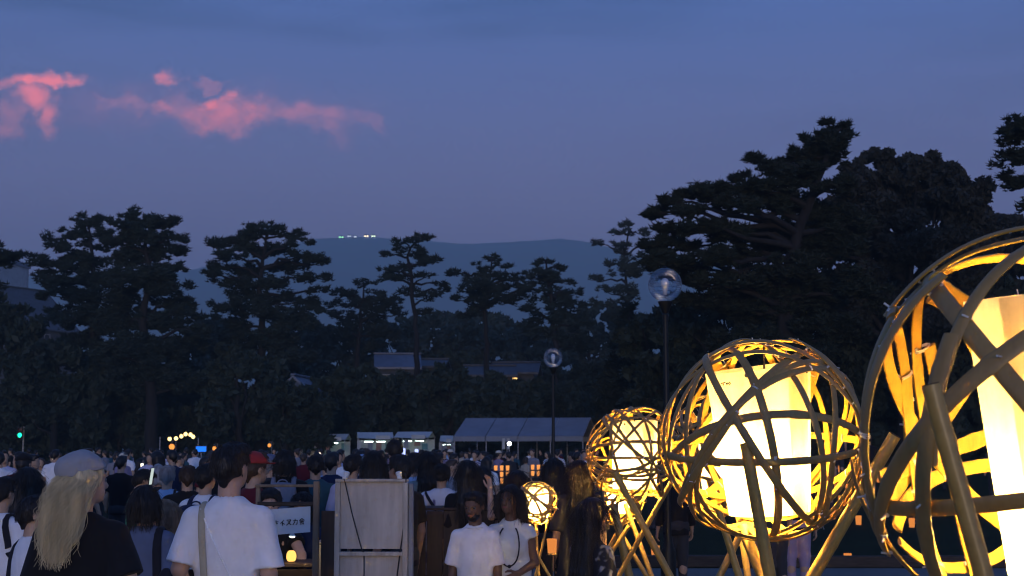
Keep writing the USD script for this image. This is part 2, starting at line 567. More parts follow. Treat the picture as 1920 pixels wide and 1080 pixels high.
def hill(dist, depth, ridge, seed, jag):
    px = np.linspace(ridge[0][0], ridge[-1][0], 520)
    py = np.interp(px, [r[0] for r in ridge], [r[1] for r in ridge])
    X = np.array([at(p, q, dist) for p, q in zip(px, py)])
    n = meshkit.fbm(np.stack([X[:, 0] / 160, 0 * px, 0 * px], 1), 3, seed) - .5
    top = X[:, 2] + n * jag * 2 + (meshkit.fbm(np.stack([X[:, 0] / 22, 0 * px, 0 * px], 1), 2, seed + 3) - .5) * jag * .6
    rows = []
    for t in np.linspace(-1, 1, 25):
        h = (1 - abs(t) ** 1.3)
        r = (meshkit.fbm(np.stack([X[:, 0] / 260, 0 * px + t * 4, 0 * px], 1), 4, seed + 7) - .5) * 110 * (1 - abs(t)) * min(1, abs(t) * 6)
        rows.append(np.stack([X[:, 0], np.full(len(px), dist + t * depth), np.maximum(top * h + r, -6) if abs(t) < 1 else np.full(len(px), -6.0)], 1))
    v = np.array(rows)
    m, k = v.shape[:2]
    i, j = np.meshgrid(np.arange(m - 1), np.arange(k - 1), indexing='ij')
    q = np.stack([i * k + j, i * k + j + 1, (i + 1) * k + j + 1, (i + 1) * k + j], -1).reshape(-1, 4)
    return quads(v.reshape(-1, 3), q)


structure('mountain', hill(4000, 1300, RIDGE, 3, 5.0), look('forest_hill'), smooth=True)

# lit lodges on the ridge
LODGES = [(640, 446, 26, 'green', 'green-lit lodge leftmost on the mountain ridge'), (655, 444, 20, 'white', 'dim white lodge second from left on the mountain ridge'), (666, 445, 16, 'white', 'small white light hut between the ridge lodges'),
          (687, 444, 24, 'warm', 'warm bright lodge in the ridge light cluster'), (700, 444, 22, 'green_white', 'pale bright lodge at the right end of the ridge light cluster'), (797, 455, 18, 'green_white', 'lone pale lodge on the ridge behind the slender pine')]
LC = {'green': (.35, 1, .45), 'white': (.8, .9, 1), 'warm': (1, .8, .5), 'green_white': (.8, 1, .65)}
wall = surface_material('pale_wall', (.5, .5, .48), .8, 2, .12)
dark_roof = surface_material('dark_roof', (.06, .065, .075), .7, 3, .25)
for (px, py, wpx, c, lab) in LODGES:
    p = at(px, py - 1, 3960)
    w = wpx * .55
    t = thing('ridge_lodge', lab, 'lodge', p)
    part(t, 'wall', box((w, 7, 12), (0, 0, -3)), wall)
    part(t, 'roof', trimesh.creation.extrude_polygon(shapely.Polygon([(-w / 2 - 1, 0), (w / 2 + 1, 0), (0, 2.6)]), 9).apply_transform(trimesh.transformations.rotation_matrix(math.pi / 2, (1, 0, 0))).apply_translation((0, 4.5, 3.01)), dark_roof)
    for k in range(2):
        part(t, 'window', box((w * .38, .3, 3.2), ((k - .5) * w * .5, -3.66, -.3)), glow('glow_lodge_' + c, LC[c], {'green': .2, 'white': .12, 'warm': .34, 'green_white': .28}[c]))

gz = Graph()
gz.build('haze', volume=gz.node('principled_volume', 'volume', {'color': (.74, .97, 1.0), 'density': 0.00044}))
hz = usdkit.mesh(stage, '/World/haze', trimesh.creation.box((14400, 7400, 640)).apply_translation((0, 3700 - 420, 640 / 2 - 10)), look('haze'))
tag(hz, kind='stuff')

# ---------------------------------------------------------------- trees
bark = surface_material('pine_bark', (.015, .013, .012), .9, 6, .4, bump=.02, stretch=(1, 1, .3))
needle = leaf_look('pine_needles', (.036, .054, .042))
needle_near = leaf_look('near_pine_needles', (.03, .04, .024))
leaf_dark = leaf_look('dark_leaves', (.038, .056, .040))
leaf_grey = leaf_look('grey_green_leaves', (.042, .045, .036))
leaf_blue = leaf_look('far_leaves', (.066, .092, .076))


def needle_tufts(rng, centers, length, blades=6, width=.16):
    """Bursts of narrow needle blades that point outwards and upwards."""
    n = len(centers)
    c = np.repeat(centers, blades, 0)
    d = rng.normal(size=(n * blades, 3))
    d[:, 2] = np.abs(d[:, 2]) * .7 - .1
    d /= np.linalg.norm(d, axis=1, keepdims=True)
    L = length * rng.uniform(.6, 1.25, (n * blades, 1))
    s = np.cross(d, rng.normal(size=d.shape))
    s /= np.linalg.norm(s, axis=1, keepdims=True) + 1e-9
    w = L * width
    v = np.stack([c - s * w, c + s * w, c + d * L], 1).reshape(-1, 3)
    return v, np.arange(len(v)).reshape(-1, 3)


def leaf_quads(rng, centers, size):
    n = len(centers)
    d = rng.normal(size=(n, 3))
    d /= np.linalg.norm(d, axis=1, keepdims=True)
    s = np.cross(d, rng.normal(size=(n, 3)))
    s /= np.linalg.norm(s, axis=1, keepdims=True) + 1e-9
    L = size * rng.uniform(.6, 1.3, (n, 1))
    v = np.stack([centers - d * L, centers + s * L * .5, centers + d * L, centers - s * L * .5], 1).reshape(-1, 3)
    i = np.arange(n)[:, None] * 4
    return v, np.vstack([i + [0, 1, 2], i + [0, 2, 3]])


def limb(a, b, r0, r1, rng, sag=.0, n=6, wob=.04):
    t = np.linspace(0, 1, n)[:, None]
    L = np.linalg.norm(b - a)
    p = a + (b - a) * t
    p[1:-1] += rng.normal(size=(n - 2, 3)) * L * wob
    p[:, 2] -= sag * L * np.sin(np.pi * t[:, 0])
    return tube(p, r0 + (r1 - r0) * t[:, 0], 6)


def pine(name, label, dist, trunk, pads, seed, group=None, mat=None, tuft=None, dens=1.0, fill=0, depth=1.0, r=.3):
    """trunk: pixels from the ground to the top; pads: (px, py, rx, ry) of the foliage tiers, spread in depth about the trunk."""
    rng = np.random.default_rng(seed)
    m = dist / F
    tp = []
    for k, (px, py) in enumerate(trunk):
        p = at(px, py, dist + rng.normal() * .25)
        tp.append(p)
    tp[0][2] = ground_z(tp[0][0], tp[0][1]) - .2
    tp = np.array(tp)
    base = tp[0].copy()
    # resample the trunk
    s = np.concatenate([[0], np.cumsum(np.linalg.norm(np.diff(tp, axis=0), axis=1))])
    u = np.linspace(0, s[-1], 26)
    P = np.stack([np.interp(u, s, tp[:, k]) for k in range(3)], 1)
    P[1:-1, :2] += rng.normal(size=(24, 2)) * .05
    t = thing(name, label, 'tree', base, group=group)
    part(t, 'trunk', tube(P - base, r * (1 - u / u[-1]) ** .8 + .05, 9), bark, smooth=True)
    V, Fc, nv = [], [], 0
    tuft = tuft or .27
    allp = list(pads)
    for k in range(fill + len(pads) // 3):
        a, b = pads[rng.integers(len(pads))], pads[rng.integers(len(pads))]
        w = rng.uniform(.2, .8)
        if abs(a[0] - b[0]) + abs(a[1] - b[1]) < 110:
            allp.append((a[0] * w + b[0] * (1 - w), a[1] * w + b[1] * (1 - w) + 5, .85 / m, .3 / m))
    for q, (px, py, rx, ry) in enumerate(allp):
        off = rng.normal() * 1.1 * depth
        c = at(px, py, dist + off)
        RX, RZ = rx * m * 1.06, ry * m * 1.35
        ns = int(np.clip(dens * (4 + 8 * RX * (RZ + .3)), 4, 60))
        a = rng.uniform(0, 2 * np.pi, ns)
        rr = np.sqrt(rng.uniform(0, 1, ns))
        tilt = rng.normal() * .14
        x = np.cos(a) * rr * RX
        sub = np.stack([x, np.sin(a) * rr * min(RX, 2.2) * .8, rng.uniform(-.8, .8, ns) * RZ * np.sqrt(np.clip(1.1 - rr ** 2, .1, 1)) + tilt * x + rng.normal(size=ns) * .18 * RZ], 1)
        sr = rng.uniform(.12, .40, ns) * min(1.5, RX * .7 + .25)
        cnt = np.maximum(8, (dens * 19 * (sr / tuft) ** 1.5)).astype(int)
        w = np.repeat(np.arange(ns), cnt)
        dd = rng.normal(size=(len(w), 3))
        dd /= np.linalg.norm(dd, axis=1, keepdims=True)
        dd *= (sr[w] * rng.uniform(.2, 1, len(w)) ** .5)[:, None]
        dd *= np.where(rng.random(len(w)) < .16, rng.uniform(1.1, 1.7, len(w)), 1)[:, None]
        dd[:, 2] *= .75
        cs = c + sub[w] + dd - [0, 0, .1 * tuft]
        v, f = needle_tufts(rng, cs - base, tuft)
        V.append(v)
        Fc.append(f + nv)
        nv += len(v)
        if q < len(pads) and q % (1 if RX > .6 else 2) == 0:
            below = P[P[:, 2] < c[2] - .12 * abs(c[0] - np.interp(c[2], P[:, 2], P[:, 0]))]
            j = (below if len(below) else P)[-1]
            part(t, 'branch', limb(j - base, c - base + np.array([0, 0, -RZ * .5]), .05 + .035 * min(3, np.linalg.norm(c - j)), .03, rng, sag=-.06), bark, smooth=True)
    part(t, 'crown', (np.vstack(V), np.vstack(Fc)), mat or needle)
    return t


def broadleaf(name, label, dist, clumps, seed, trunk_px, group=None, mat=None, leaf=.34, dens=1.0, r=.28, depth=1.0, cat='tree'):
    """clumps: (px, py, rx, ry) of the boughs; each is a hollow, ragged cloud of leaves."""
    rng = np.random.default_rng(seed)
    m = dist / F
    base = at(trunk_px, 840, dist)
    base[2] = ground_z(base[0], base[1]) - .1
    t = thing(name, label, cat, base, group=group)
    top = min(c[1] for c in clumps)
    tip = at(trunk_px + rng.normal() * 8, top + 25, dist) - base
    n = 9
    q = np.linspace(0, 1, n)[:, None]
    P = tip * q + np.concatenate([np.zeros((1, 3)), rng.normal(size=(n - 1, 3)) * [.16, .16, 0]])
    part(t, 'trunk', tube(P, r * (1 - q[:, 0]) ** .7 + .04, 8), bark, smooth=True)
    V, Fc, nv = [], [], 0
    for k, (px, py, rx, ry) in enumerate(clumps):
        RX, RZ = rx * m, ry * m
        RY = (RX + RZ) * .5
        c = at(px, py, dist + rng.normal() * .9 * depth) - base
        nsub = int(max(7, min(40, RX * RZ * 3.2)))
        sub = rng.normal(size=(nsub, 3))
        sub /= np.linalg.norm(sub, axis=1, keepdims=True)
        sub *= rng.uniform(.45, .95, (nsub, 1)) * [RX, RY, RZ]
        sr = rng.uniform(.24, .42, nsub) * min(RX, RZ, 2.4) + .12
        cnt = int(dens * 30 * RX * RZ / leaf ** 2 * .22 / nsub * 4) + 16
        for w, rad in zip(sub, sr):
            d = rng.normal(size=(cnt, 3))
            d /= np.linalg.norm(d, axis=1, keepdims=True)
            d *= rad * rng.uniform(.35, 1.15, (cnt, 1)) ** .6
            d[:, 2] *= .8
            v, f = leaf_quads(rng, c + w + d, leaf)
            V.append(v)
            Fc.append(f + nv)
            nv += len(v)
        if k % 2 == 0 or len(clumps) < 8:
            j = P[min(n - 1, int(n * rng.uniform(.35, .75)))]
            part(t, 'branch', limb(j, c, r * .4, .03, rng), bark, smooth=True)
    part(t, 'crown', (np.vstack(V), np.vstack(Fc)), mat or leaf_dark)
    return t


def dome(cx, cy, rx, ry, n, seed, bottom=850):
    """Boughs of a rounded crown: an uneven ring of clumps over a body that reaches down to `bottom`."""
    rng = np.random.default_rng(seed)
    out = []
    for k in range(n):
        a = math.pi * (k + .5) / n
        w = rng.uniform(.78, 1.0)
        out.append((cx - math.cos(a) * rx * w, cy - math.sin(a) * ry * w + ry * .22, rx * rng.uniform(.26, .4), ry * rng.uniform(.2, .3)))
    y = cy - ry * .3
    while y < bottom - 15:
        for s in (-.7, -.24, .24, .7):
            out.append((cx + rx * (s + rng.uniform(-.16, .16)), y + rng.uniform(-12, 12), rx * rng.uniform(.32, .46), max(16, ry * rng.uniform(.2, .32))))
        y += max(22, ry * .33)
    return out


pine('tall_pine', 'broad layered pine leftmost of the two tall pines on the left', 95, [(182, 845), (180, 700), (172, 600), (178, 520), (166, 425)],
     [(160, 413, 30, 8), (183, 411, 14, 5), (140, 437, 30, 9), (188, 440, 25, 9), (115, 462, 38, 9), (172, 466, 36, 11), (98, 492, 38, 9), (160, 494, 48, 11), (80, 513, 20, 6), (128, 524, 46, 11), (190, 524, 40, 11), (102, 549, 34, 9), (160, 555, 42, 12), (108, 580, 26, 8), (190, 585, 45, 12), (140, 600, 40, 12), (200, 620, 46, 14), (150, 640, 44, 14), (210, 660, 50, 16), (120, 672, 40, 14), (170, 690, 50, 16)], 11, r=.38, dens=1.3, fill=6)
pine('tall_pine', 'dense dark pine with a round top, taller right one of the left pair', 90, [(285, 845), (282, 700), (268, 600), (280, 500), (265, 420)],
     [(265, 411, 38, 9), (300, 418, 34, 11), (238, 424, 30, 9), (325, 443, 24, 8), (270, 445, 42, 13), (224, 455, 26, 8), (338, 470, 13, 6), (300, 475, 40, 14), (252, 484, 42, 15), (327, 500, 20, 7), (290, 515, 45, 16), (242, 520, 42, 15), (315, 537, 36, 12), (262, 555, 56, 18), (328, 571, 38, 12), (300, 600, 60, 18), (358, 586, 25, 8), (222, 600, 46, 16), (368, 620, 26, 9), (340, 642, 42, 14), (280, 645, 60, 20), (230, 660, 46, 18), (320, 690, 56, 20), (260, 710, 60, 20), (350, 720, 40, 14)], 12, r=.42, dens=1.4, fill=6)
pine('tall_pine', 'wide spreading pine with two rounded heads, left of the slender pine', 95, [(488, 845), (486, 720), (492, 620), (486, 540), (500, 430)],
     [(505, 427, 36, 7), (470, 440, 33, 7), (428, 455, 32, 7), (538, 440, 28, 7), (405, 459, 14, 4), (560, 455, 26, 6), (440, 474, 34, 7), (573, 480, 33, 6), (395, 510, 20, 5), (498, 468, 40, 8), (424, 500, 30, 7), (604, 490, 18, 4), (468, 505, 36, 9), (538, 500, 34, 8), (588, 520, 28, 6), (440, 530, 38, 9), (518, 532, 40, 10), (600, 545, 22, 5), (478, 557, 46, 11), (558, 560, 40, 8), (430, 572, 34, 8), (590, 580, 22, 5), (500, 590, 58, 12), (450, 612, 44, 12), (548, 612, 40, 10), (500, 640, 56, 14), (440, 660, 42, 14), (540, 670, 46, 14)], 13, r=.38, dens=1.25, fill=8)
pine('tall_pine', 'low bushy pine between the spreading pine and the slender pine', 110, [(668, 845), (670, 650), (682, 535)],
     [(680, 532, 24, 7), (650, 548, 24, 7), (710, 551, 21, 7), (630, 570, 24, 7), (670, 570, 34, 9), (735, 566, 24, 7), (700, 581, 30, 8), (640, 590, 24, 7), (744, 586, 19, 6), (680, 602, 44, 11), (640, 622, 30, 9), (715, 620, 34, 10), (670, 645, 44, 12)], 14, r=.3)
pine('slender_pine', 'slender bare-trunked pine with bent top against the mountain', 95, [(770, 845), (784, 680), (779, 600), (771, 530), (764, 475), (774, 455), (792, 445)],
     [(797, 444, 24, 4), (760, 452, 27, 6), (735, 474, 22, 6), (774, 470, 30, 5), (800, 490, 28, 4.5), (730, 505, 22, 5), (758, 500, 20, 4), (820, 530, 19, 5), (795, 518, 20, 5), (745, 520, 24, 6), (830, 545, 12, 4.5), (800, 555, 24, 5), (758, 545, 24, 5), (720, 520, 14, 4), (790, 585, 20, 5)], 15, r=.22, depth=.7)
pine('tall_pine', 'flat-topped pine with open wide tiers right of the slender pine', 100, [(912, 845), (914, 680), (908, 580), (915, 540), (922, 488)],
     [(922, 484, 17, 6), (945, 495, 18, 6), (900, 500, 18, 6), (858, 512, 22, 4.5), (885, 520, 25, 6), (935, 515, 32, 7), (970, 520, 22, 6), (990, 512, 9, 4), (905, 535, 38, 7), (955, 540, 28, 6), (880, 548, 25, 6), (985, 545, 17, 5), (925, 560, 44, 8), (862, 560, 18, 5), (900, 580, 44, 8)], 16, r=.26, depth=.8)
pine('tall_pine', 'pointed bushy pine in front of the mountain, nearest the right trees', 95, [(1046, 845), (1044, 680), (1035, 580), (1024, 490)],
     [(1022, 489, 17, 6), (1050, 499, 19, 6), (1014, 512, 24, 7), (1045, 520, 28, 8), (1006, 540, 24, 7), (1060, 545, 30, 8), (1030, 560, 40, 10), (1075, 570, 25, 8), (1050, 592, 50, 12), (1000, 580, 24, 8), (1085, 600, 26, 10), (1030, 620, 56, 14), (1075, 640, 40, 14)], 17, r=.28)
pine('slender_pine', 'thin feathery pine partly behind the big dark pine on the right', 112, [(1186, 845), (1184, 600), (1170, 500), (1180, 422)],
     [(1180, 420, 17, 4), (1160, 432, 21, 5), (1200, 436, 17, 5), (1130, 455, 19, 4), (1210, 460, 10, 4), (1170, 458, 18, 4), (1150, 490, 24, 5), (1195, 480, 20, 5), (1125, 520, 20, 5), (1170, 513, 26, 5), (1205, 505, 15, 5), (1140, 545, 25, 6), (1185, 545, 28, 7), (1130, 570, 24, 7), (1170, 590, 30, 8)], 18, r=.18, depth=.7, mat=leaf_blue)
BIG = [(1582, 236, 12, 5), (1550, 228, 8, 6), (1570, 247, 20, 9), (1545, 265, 28, 11), (1508, 258, 12, 8), (1520, 286, 38, 13), (1480, 300, 32, 11), (1555, 295, 33, 13), (1418, 298, 15, 9), (1450, 321, 38, 13), (1510, 326, 48, 15), (1388, 334, 18, 8), (1420, 350, 33, 11), (1346, 350, 14, 7), (1310, 361, 24, 7), (1278, 365, 26, 7), (1248, 376, 24, 8), (1340, 375, 34, 9), (1233, 395, 22, 6), (1290, 396, 34, 9), (1380, 386, 38, 13), (1460, 370, 58, 19), (1218, 400, 10, 4), (1255, 430, 28, 8), (1310, 426, 34, 9), (1228, 455, 24, 7), (1290, 456, 28, 7), (1360, 431, 38, 13), (1250, 481, 26, 6), (1330, 481, 38, 9), (1224, 495, 12, 4), (1290, 500, 34, 8), (1380, 480, 48, 15), (1450, 450, 58, 22), (1530, 400, 58, 22), (1270, 520, 24, 6), (1320, 530, 40, 10), (1400, 530, 50, 16), (1480, 510, 60, 20), (1560, 470, 60, 22), (1340, 570, 44, 12), (1430, 580, 60, 18), (1520, 560, 60, 20), (1280, 560, 26, 8), (1500, 450, 70, 26), (1560, 350, 34, 16), (1590, 420, 50, 24), (1470, 560, 70, 24), (1560, 620, 60, 24), (1400, 640, 60, 22), (1500, 680, 70, 24), (1600, 540, 60, 24), (1540, 300, 30, 10)]
pine('great_pine', 'huge dark pine rising diagonally to a ragged tip on the right', 55, [(1490, 850), (1480, 700), (1470, 560), (1500, 420), (1565, 250)], BIG, 19, mat=needle_near, tuft=.24, r=.4, dens=1.7, fill=14)
pine('great_pine', 'near pine bough entering at the right edge of the view', 45, [(2010, 860), (2000, 600), (1985, 400), (1950, 215)],
     [(1905, 236, 18, 7), (1889, 250, 10, 5), (1917, 264, 24, 8), (1893, 290, 15, 7), (1915, 301, 19, 7), (1884, 326, 16, 6), (1908, 345, 24, 7), (1893, 338, 13, 5), (1940, 240, 24, 10), (1950, 290, 30, 10), (1945, 335, 30, 10), (1960, 380, 40, 12), (1985, 215, 30, 12), (2000, 260, 40, 14), (2010, 320, 50, 16), (2020, 390, 60, 18)], 20, mat=needle_near, tuft=.2, r=.3, depth=.6)
pine('great_pine', 'pine bough above the grey tower at the left edge', 80, [(-30, 850), (-34, 640), (-26, 490)], [(-5, 478, 24, 5), (25, 479, 22, 4.5), (48, 476, 14, 3.5), (8, 487, 26, 5), (-30, 470, 34, 9), (-50, 500, 40, 10), (-40, 540, 44, 12), (-30, 590, 44, 14)], 21, r=.25, depth=.5)
broadleaf('round_tree', 'large round-crowned tree with greyish leaves beside the big dark pine', 62, dome(1700, 440, 172, 160, 12, 31, 640) + [(1640, 300, 46, 22), (1600, 330, 36, 24), (1720, 318, 44, 24), (1790, 345, 32, 26), (1655, 350, 60, 34), (1740, 380, 60, 36), (1820, 400, 30, 24), (1700, 440, 90, 50), (1620, 430, 70, 50), (1780, 460, 80, 50), (1690, 520, 110, 50), (1650, 305, 70, 22), (1730, 312, 60, 22), (1700, 345, 90, 34), (1620, 340, 50, 30), (1805, 375, 40, 28), (1760, 350, 60, 28), (1600, 520, 70, 50), (1800, 540, 80, 50)], 31, 1700, mat=leaf_grey, leaf=.16, dens=1.35, r=.45)
broadleaf('round_tree', 'round tree behind the nearest lantern, right of the large crown', 78, dome(1885, 500, 120, 112, 9, 32, 700), 32, 1885, mat=leaf_grey, leaf=.2, dens=1.3, r=.35)
LOW = [(590, 770, 30, 50, 83, 'narrow dark tree right of the pale gable house'), (536, 765, 28, 54, 83, 'narrow dark tree left of the pale gable house'), (760, 735, 34, 46, 98, 'small leafy tree before the right end of the blue metal roof'), (935, 735, 26, 34, 98, 'small leafy tree before the two lit windows of the houses'), (700, 760, 46, 50, 92, 'small dark tree before the left end of the blue metal roof'), (800, 745, 44, 52, 92, 'small dark tree before the grey roof'), (905, 765, 50, 44, 88, 'small leafy tree before the brown house'), (1000, 755, 40, 52, 94, 'small leafy tree before the pale blue shed roof'), (552, 800, 44, 40, 84, 'small dark tree at the foot of the pale gable house'), (1090, 760, 40, 56, 92, 'small leafy tree before the low house with two lit windows'), (960, 775, 50, 30, 90, 'low bushy tree behind the middle of the tent roof'), (850, 700, 40, 50, 112, 'tall leafy tree between the grey roof and the brown house')]
UNDER = [(1250, 640, 80, 70, 66, 'dark tree below the thin feathery pine, behind the left globe lamp'), (1370, 640, 115, 100, 62, 'dark leafy tree under the ragged big pine'), (1530, 620, 125, 130, 64, 'dark leafy tree behind the middle lantern'),
         (1690, 610, 125, 120, 66, 'dark leafy tree under the large round crown'), (1840, 620, 115, 120, 68, 'dark leafy tree behind the nearest lantern')]
for k, (cx, cy, rx, ry, dd, lab) in enumerate(UNDER):
    broadleaf('dark_tree', lab, dd, dome(cx, cy, rx, ry, 6, 40 + k, 900), 40 + k, cx, leaf=.26, r=.3, dens=1.1)
pine('dark_conifer', 'dark conical conifer left of the upper globe lamp', 72, [(1180, 850), (1182, 570)], [(1181, 575 + i * 22, 14 + i * 5.2, 13) for i in range(11)], 47, mat=needle_near, tuft=.32, r=.25, dens=1.3)
pine('dark_conifer', 'dark conifer behind the tent roof under the small globe lamp', 92, [(1040, 850), (1042, 690)], [(1041, 694 + i * 17, 12 + i * 7.2, 11) for i in range(8)], 48, r=.2, dens=1.3)
for k, (cx, cy, rx, ry, dd, lab) in enumerate(LOW):
    broadleaf('leafy_tree', lab, dd, dome(cx, cy, rx, ry, 6, 90 + k, 850), 90 + k, cx, leaf=.3, r=.2)
FILL = [(15, 660, 75, 112, 100, 'leafy tree at the left edge below the grey tower'), (110, 730, 90, 90, 92, 'dark leafy tree under the leftmost tall pine'), (230, 735, 90, 90, 98, 'dark leafy tree under the dense tall pine'),
        (345, 740, 80, 100, 104, 'dark leafy tree in the gap between the left pines'), (450, 730, 70, 90, 90, 'dark leafy tree left of the pale gable house'), (520, 720, 40, 84, 100, 'narrow leafy tree beside the pale gable house'),
        (660, 742, 80, 60, 90, 'low broad tree in front of the blue roof'), (640, 670, 70, 75, 118, 'leafy tree behind the low bushy pine'), (740, 655, 60, 70, 130, 'leafy tree behind the blue roof'), (830, 650, 80, 75, 128, 'leafy tree behind the flat-topped pine'),
        (920, 640, 70, 66, 135, 'leafy tree behind the house with two lit windows'), (1010, 660, 60, 66, 125, 'leafy tree behind the small globe lamp'), (1110, 640, 70, 76, 128, 'leafy tree left of the conical conifer'),
        (850, 745, 66, 62, 90, 'round dark tree behind the left end of the tent'), (1120, 730, 50, 60, 100, 'dark tree between the two globe lamps'), (770, 780, 50, 40, 96, 'small round tree behind the lit stalls'),
        (560, 640, 60, 60, 120, 'leafy tree under the right head of the spreading pine'), (390, 650, 50, 60, 118, 'leafy tree between the dense pine and the spreading pine')]
for k, (cx, cy, rx, ry, dd, lab) in enumerate(FILL):
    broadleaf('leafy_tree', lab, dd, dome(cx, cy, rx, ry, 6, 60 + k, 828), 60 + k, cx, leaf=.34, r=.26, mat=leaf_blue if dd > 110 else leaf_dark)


# clipped shrubs that close the view under the crowns
SHRUB = [(-10, 95), (70, 102), (150, 94), (230, 90), (310, 96), (400, 92), (470, 96), (540, 108), (620, 110), (700, 112), (790, 112), (870, 100), (950, 106), (1040, 98), (1130, 84), (1220, 70), (1310, 66), (1400, 68), (1490, 66), (1590, 70), (1690, 68), (1790, 70), (1890, 66)]
WHERE = ['at the left edge of the view', 'behind the green signal', 'under the leftmost tall pine', 'under the dense round-topped pine', 'behind the string of warm bulbs', 'right of the blue lit sign', 'left of the pale gable house', 'under the pale gable house', 'behind the leftmost lit stall', 'behind the second lit stall', 'behind the third lit stall', 'at the left end of the tent', 'behind the middle of the tent', 'behind the right half of the tent', 'right of the tent', 'behind the farther lantern balls', 'left of the middle lantern', 'behind the middle lantern', 'under the big ragged pine', 'right of the middle lantern', 'under the round-crowned tree', 'left part behind the nearest lantern', 'right part behind the nearest lantern']
for k, ((cx, dd), w) in enumerate(zip(SHRUB, WHERE)):
    rg = random.Random(k)
    top = rg.uniform(748, 772) - (40 if cx > 1200 else 0)
    cl = [(cx + rg.uniform(-58, 58), y + rg.uniform(-8, 8), rg.uniform(28, 44), rg.uniform(16, 24)) for y in np.arange(top, 880, 19) for _ in range(3)]
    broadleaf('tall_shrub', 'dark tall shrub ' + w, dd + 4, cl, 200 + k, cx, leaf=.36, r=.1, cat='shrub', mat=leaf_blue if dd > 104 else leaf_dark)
# ---------------------------------------------------------------- bamboo ball lanterns
g = Graph()
co = g.node('texture_coordinate', 'object')
n = g.noise(7, 4, .6, co)
f2 = g.noise(90, 3, .6, g.node('mapping', 'vector', {'scale': (1, 1, .25)}, vector=co))
r = g.node('geometry', 'random_per_island')
k = g.math('add', g.math('add', g.math('multiply', n, .45), g.math('multiply', f2, .25)), g.math('multiply', r, .3))
cut = g.node('rgb_ramp', 'color', {'ramp': [(.25, (.30, .18, .028)), (.5, (.48, .30, .045)), (.8, (.58, .40, .08))]}, fac=k)
rind = g.node('rgb_ramp', 'color', {'ramp': [(.25, (.26, .16, .05)), (.5, (.38, .24, .078)), (.8, (.48, .335, .13))]}, fac=k)
geo = g.node('geometry', 'normal')
nrm = g.node('vector_transform', 'vector', {'transform_type': 'normal', 'convert_from': 'world', 'convert_to': 'object'}, vector=geo)
out = g.node('vector_math', 'value', {'math_type': 'dot_product'}, vector1=co, vector2=nrm)
col = g.mix(g.math('greater_than', out, .0), cut, rind)
nr = g.node('bump', 'normal', {'strength': .35, 'distance': .002}, height=f2)
g.build('split_bamboo', surface=g.node('principled_bsdf', 'BSDF', {'roughness': .42, 'specular_ior_level': .4}, base_color=col, normal=nr))
g = Graph()
co = g.node('texture_coordinate', 'object')
n = g.noise(3.2, 5, .65, co)
f2 = g.noise(40, 3, .6, co)
col = g.node('rgb_ramp', 'color', {'ramp': [(.25, (.16, .09, .022)), (.5, (.38, .235, .055)), (.8, (.48, .33, .10))]}, fac=g.math('add', g.math('multiply', n, .7), g.math('multiply', f2, .3)))
g.build('bamboo_pole', surface=g.node('principled_bsdf', 'BSDF', {'roughness': .36, 'specular_ior_level': .5}, base_color=col, normal=g.node('bump', 'normal', {'strength': .25, 'distance': .002}, height=f2)))
g = Graph()
co = g.node('texture_coordinate', 'object')
fib = g.noise(60, 3, .7, co)
fold = g.noise(5, 3, .55, g.node('mapping', 'vector', {'scale': (2.2, 2.2, .35)}, vector=co))
c = g.node('rgb_ramp', 'color', {'ramp': [(.32, (.52, .46, .34)), (.5, (.66, .60, .48)), (.68, (.74, .69, .57))]}, fac=g.math('add', g.math('multiply', fold, .75), g.math('multiply', fib, .25)))
t = g.node('translucent_bsdf', 'BSDF', {}, color=c)
d = g.node('diffuse_bsdf', 'BSDF', {}, color=c)
g.build('shade_sheet', surface=g.node('mix_closure', 'closure', {'fac': .4}, closure1=t, closure2=d))
LAMP = (1.0, .61, .165)
glow('bulb_glow', LAMP, 85.0)
tie_mat = surface_material('tie_wire', (.62, .6, .55), .45, 30, .2)
pole_inside = surface_material('pole_inside', (.07, .05, .03), .9, 10, .3)
ink = surface_material('ink', (.02, .02, .02), .7, 10, .1)


def sphere_hit(px, py, C, R, back=False):
    d = ray(px, py)
    d = d / np.linalg.norm(d)
    o = CAM - C
    b = o @ d
    q = b * b - (o @ o - R * R)
    if q < 0:
        p = CAM - d * b
        return C + (p - C) / np.linalg.norm(p - C) * R
    return CAM + d * ((-b + math.sqrt(q)) if back else (-b - math.sqrt(q)))


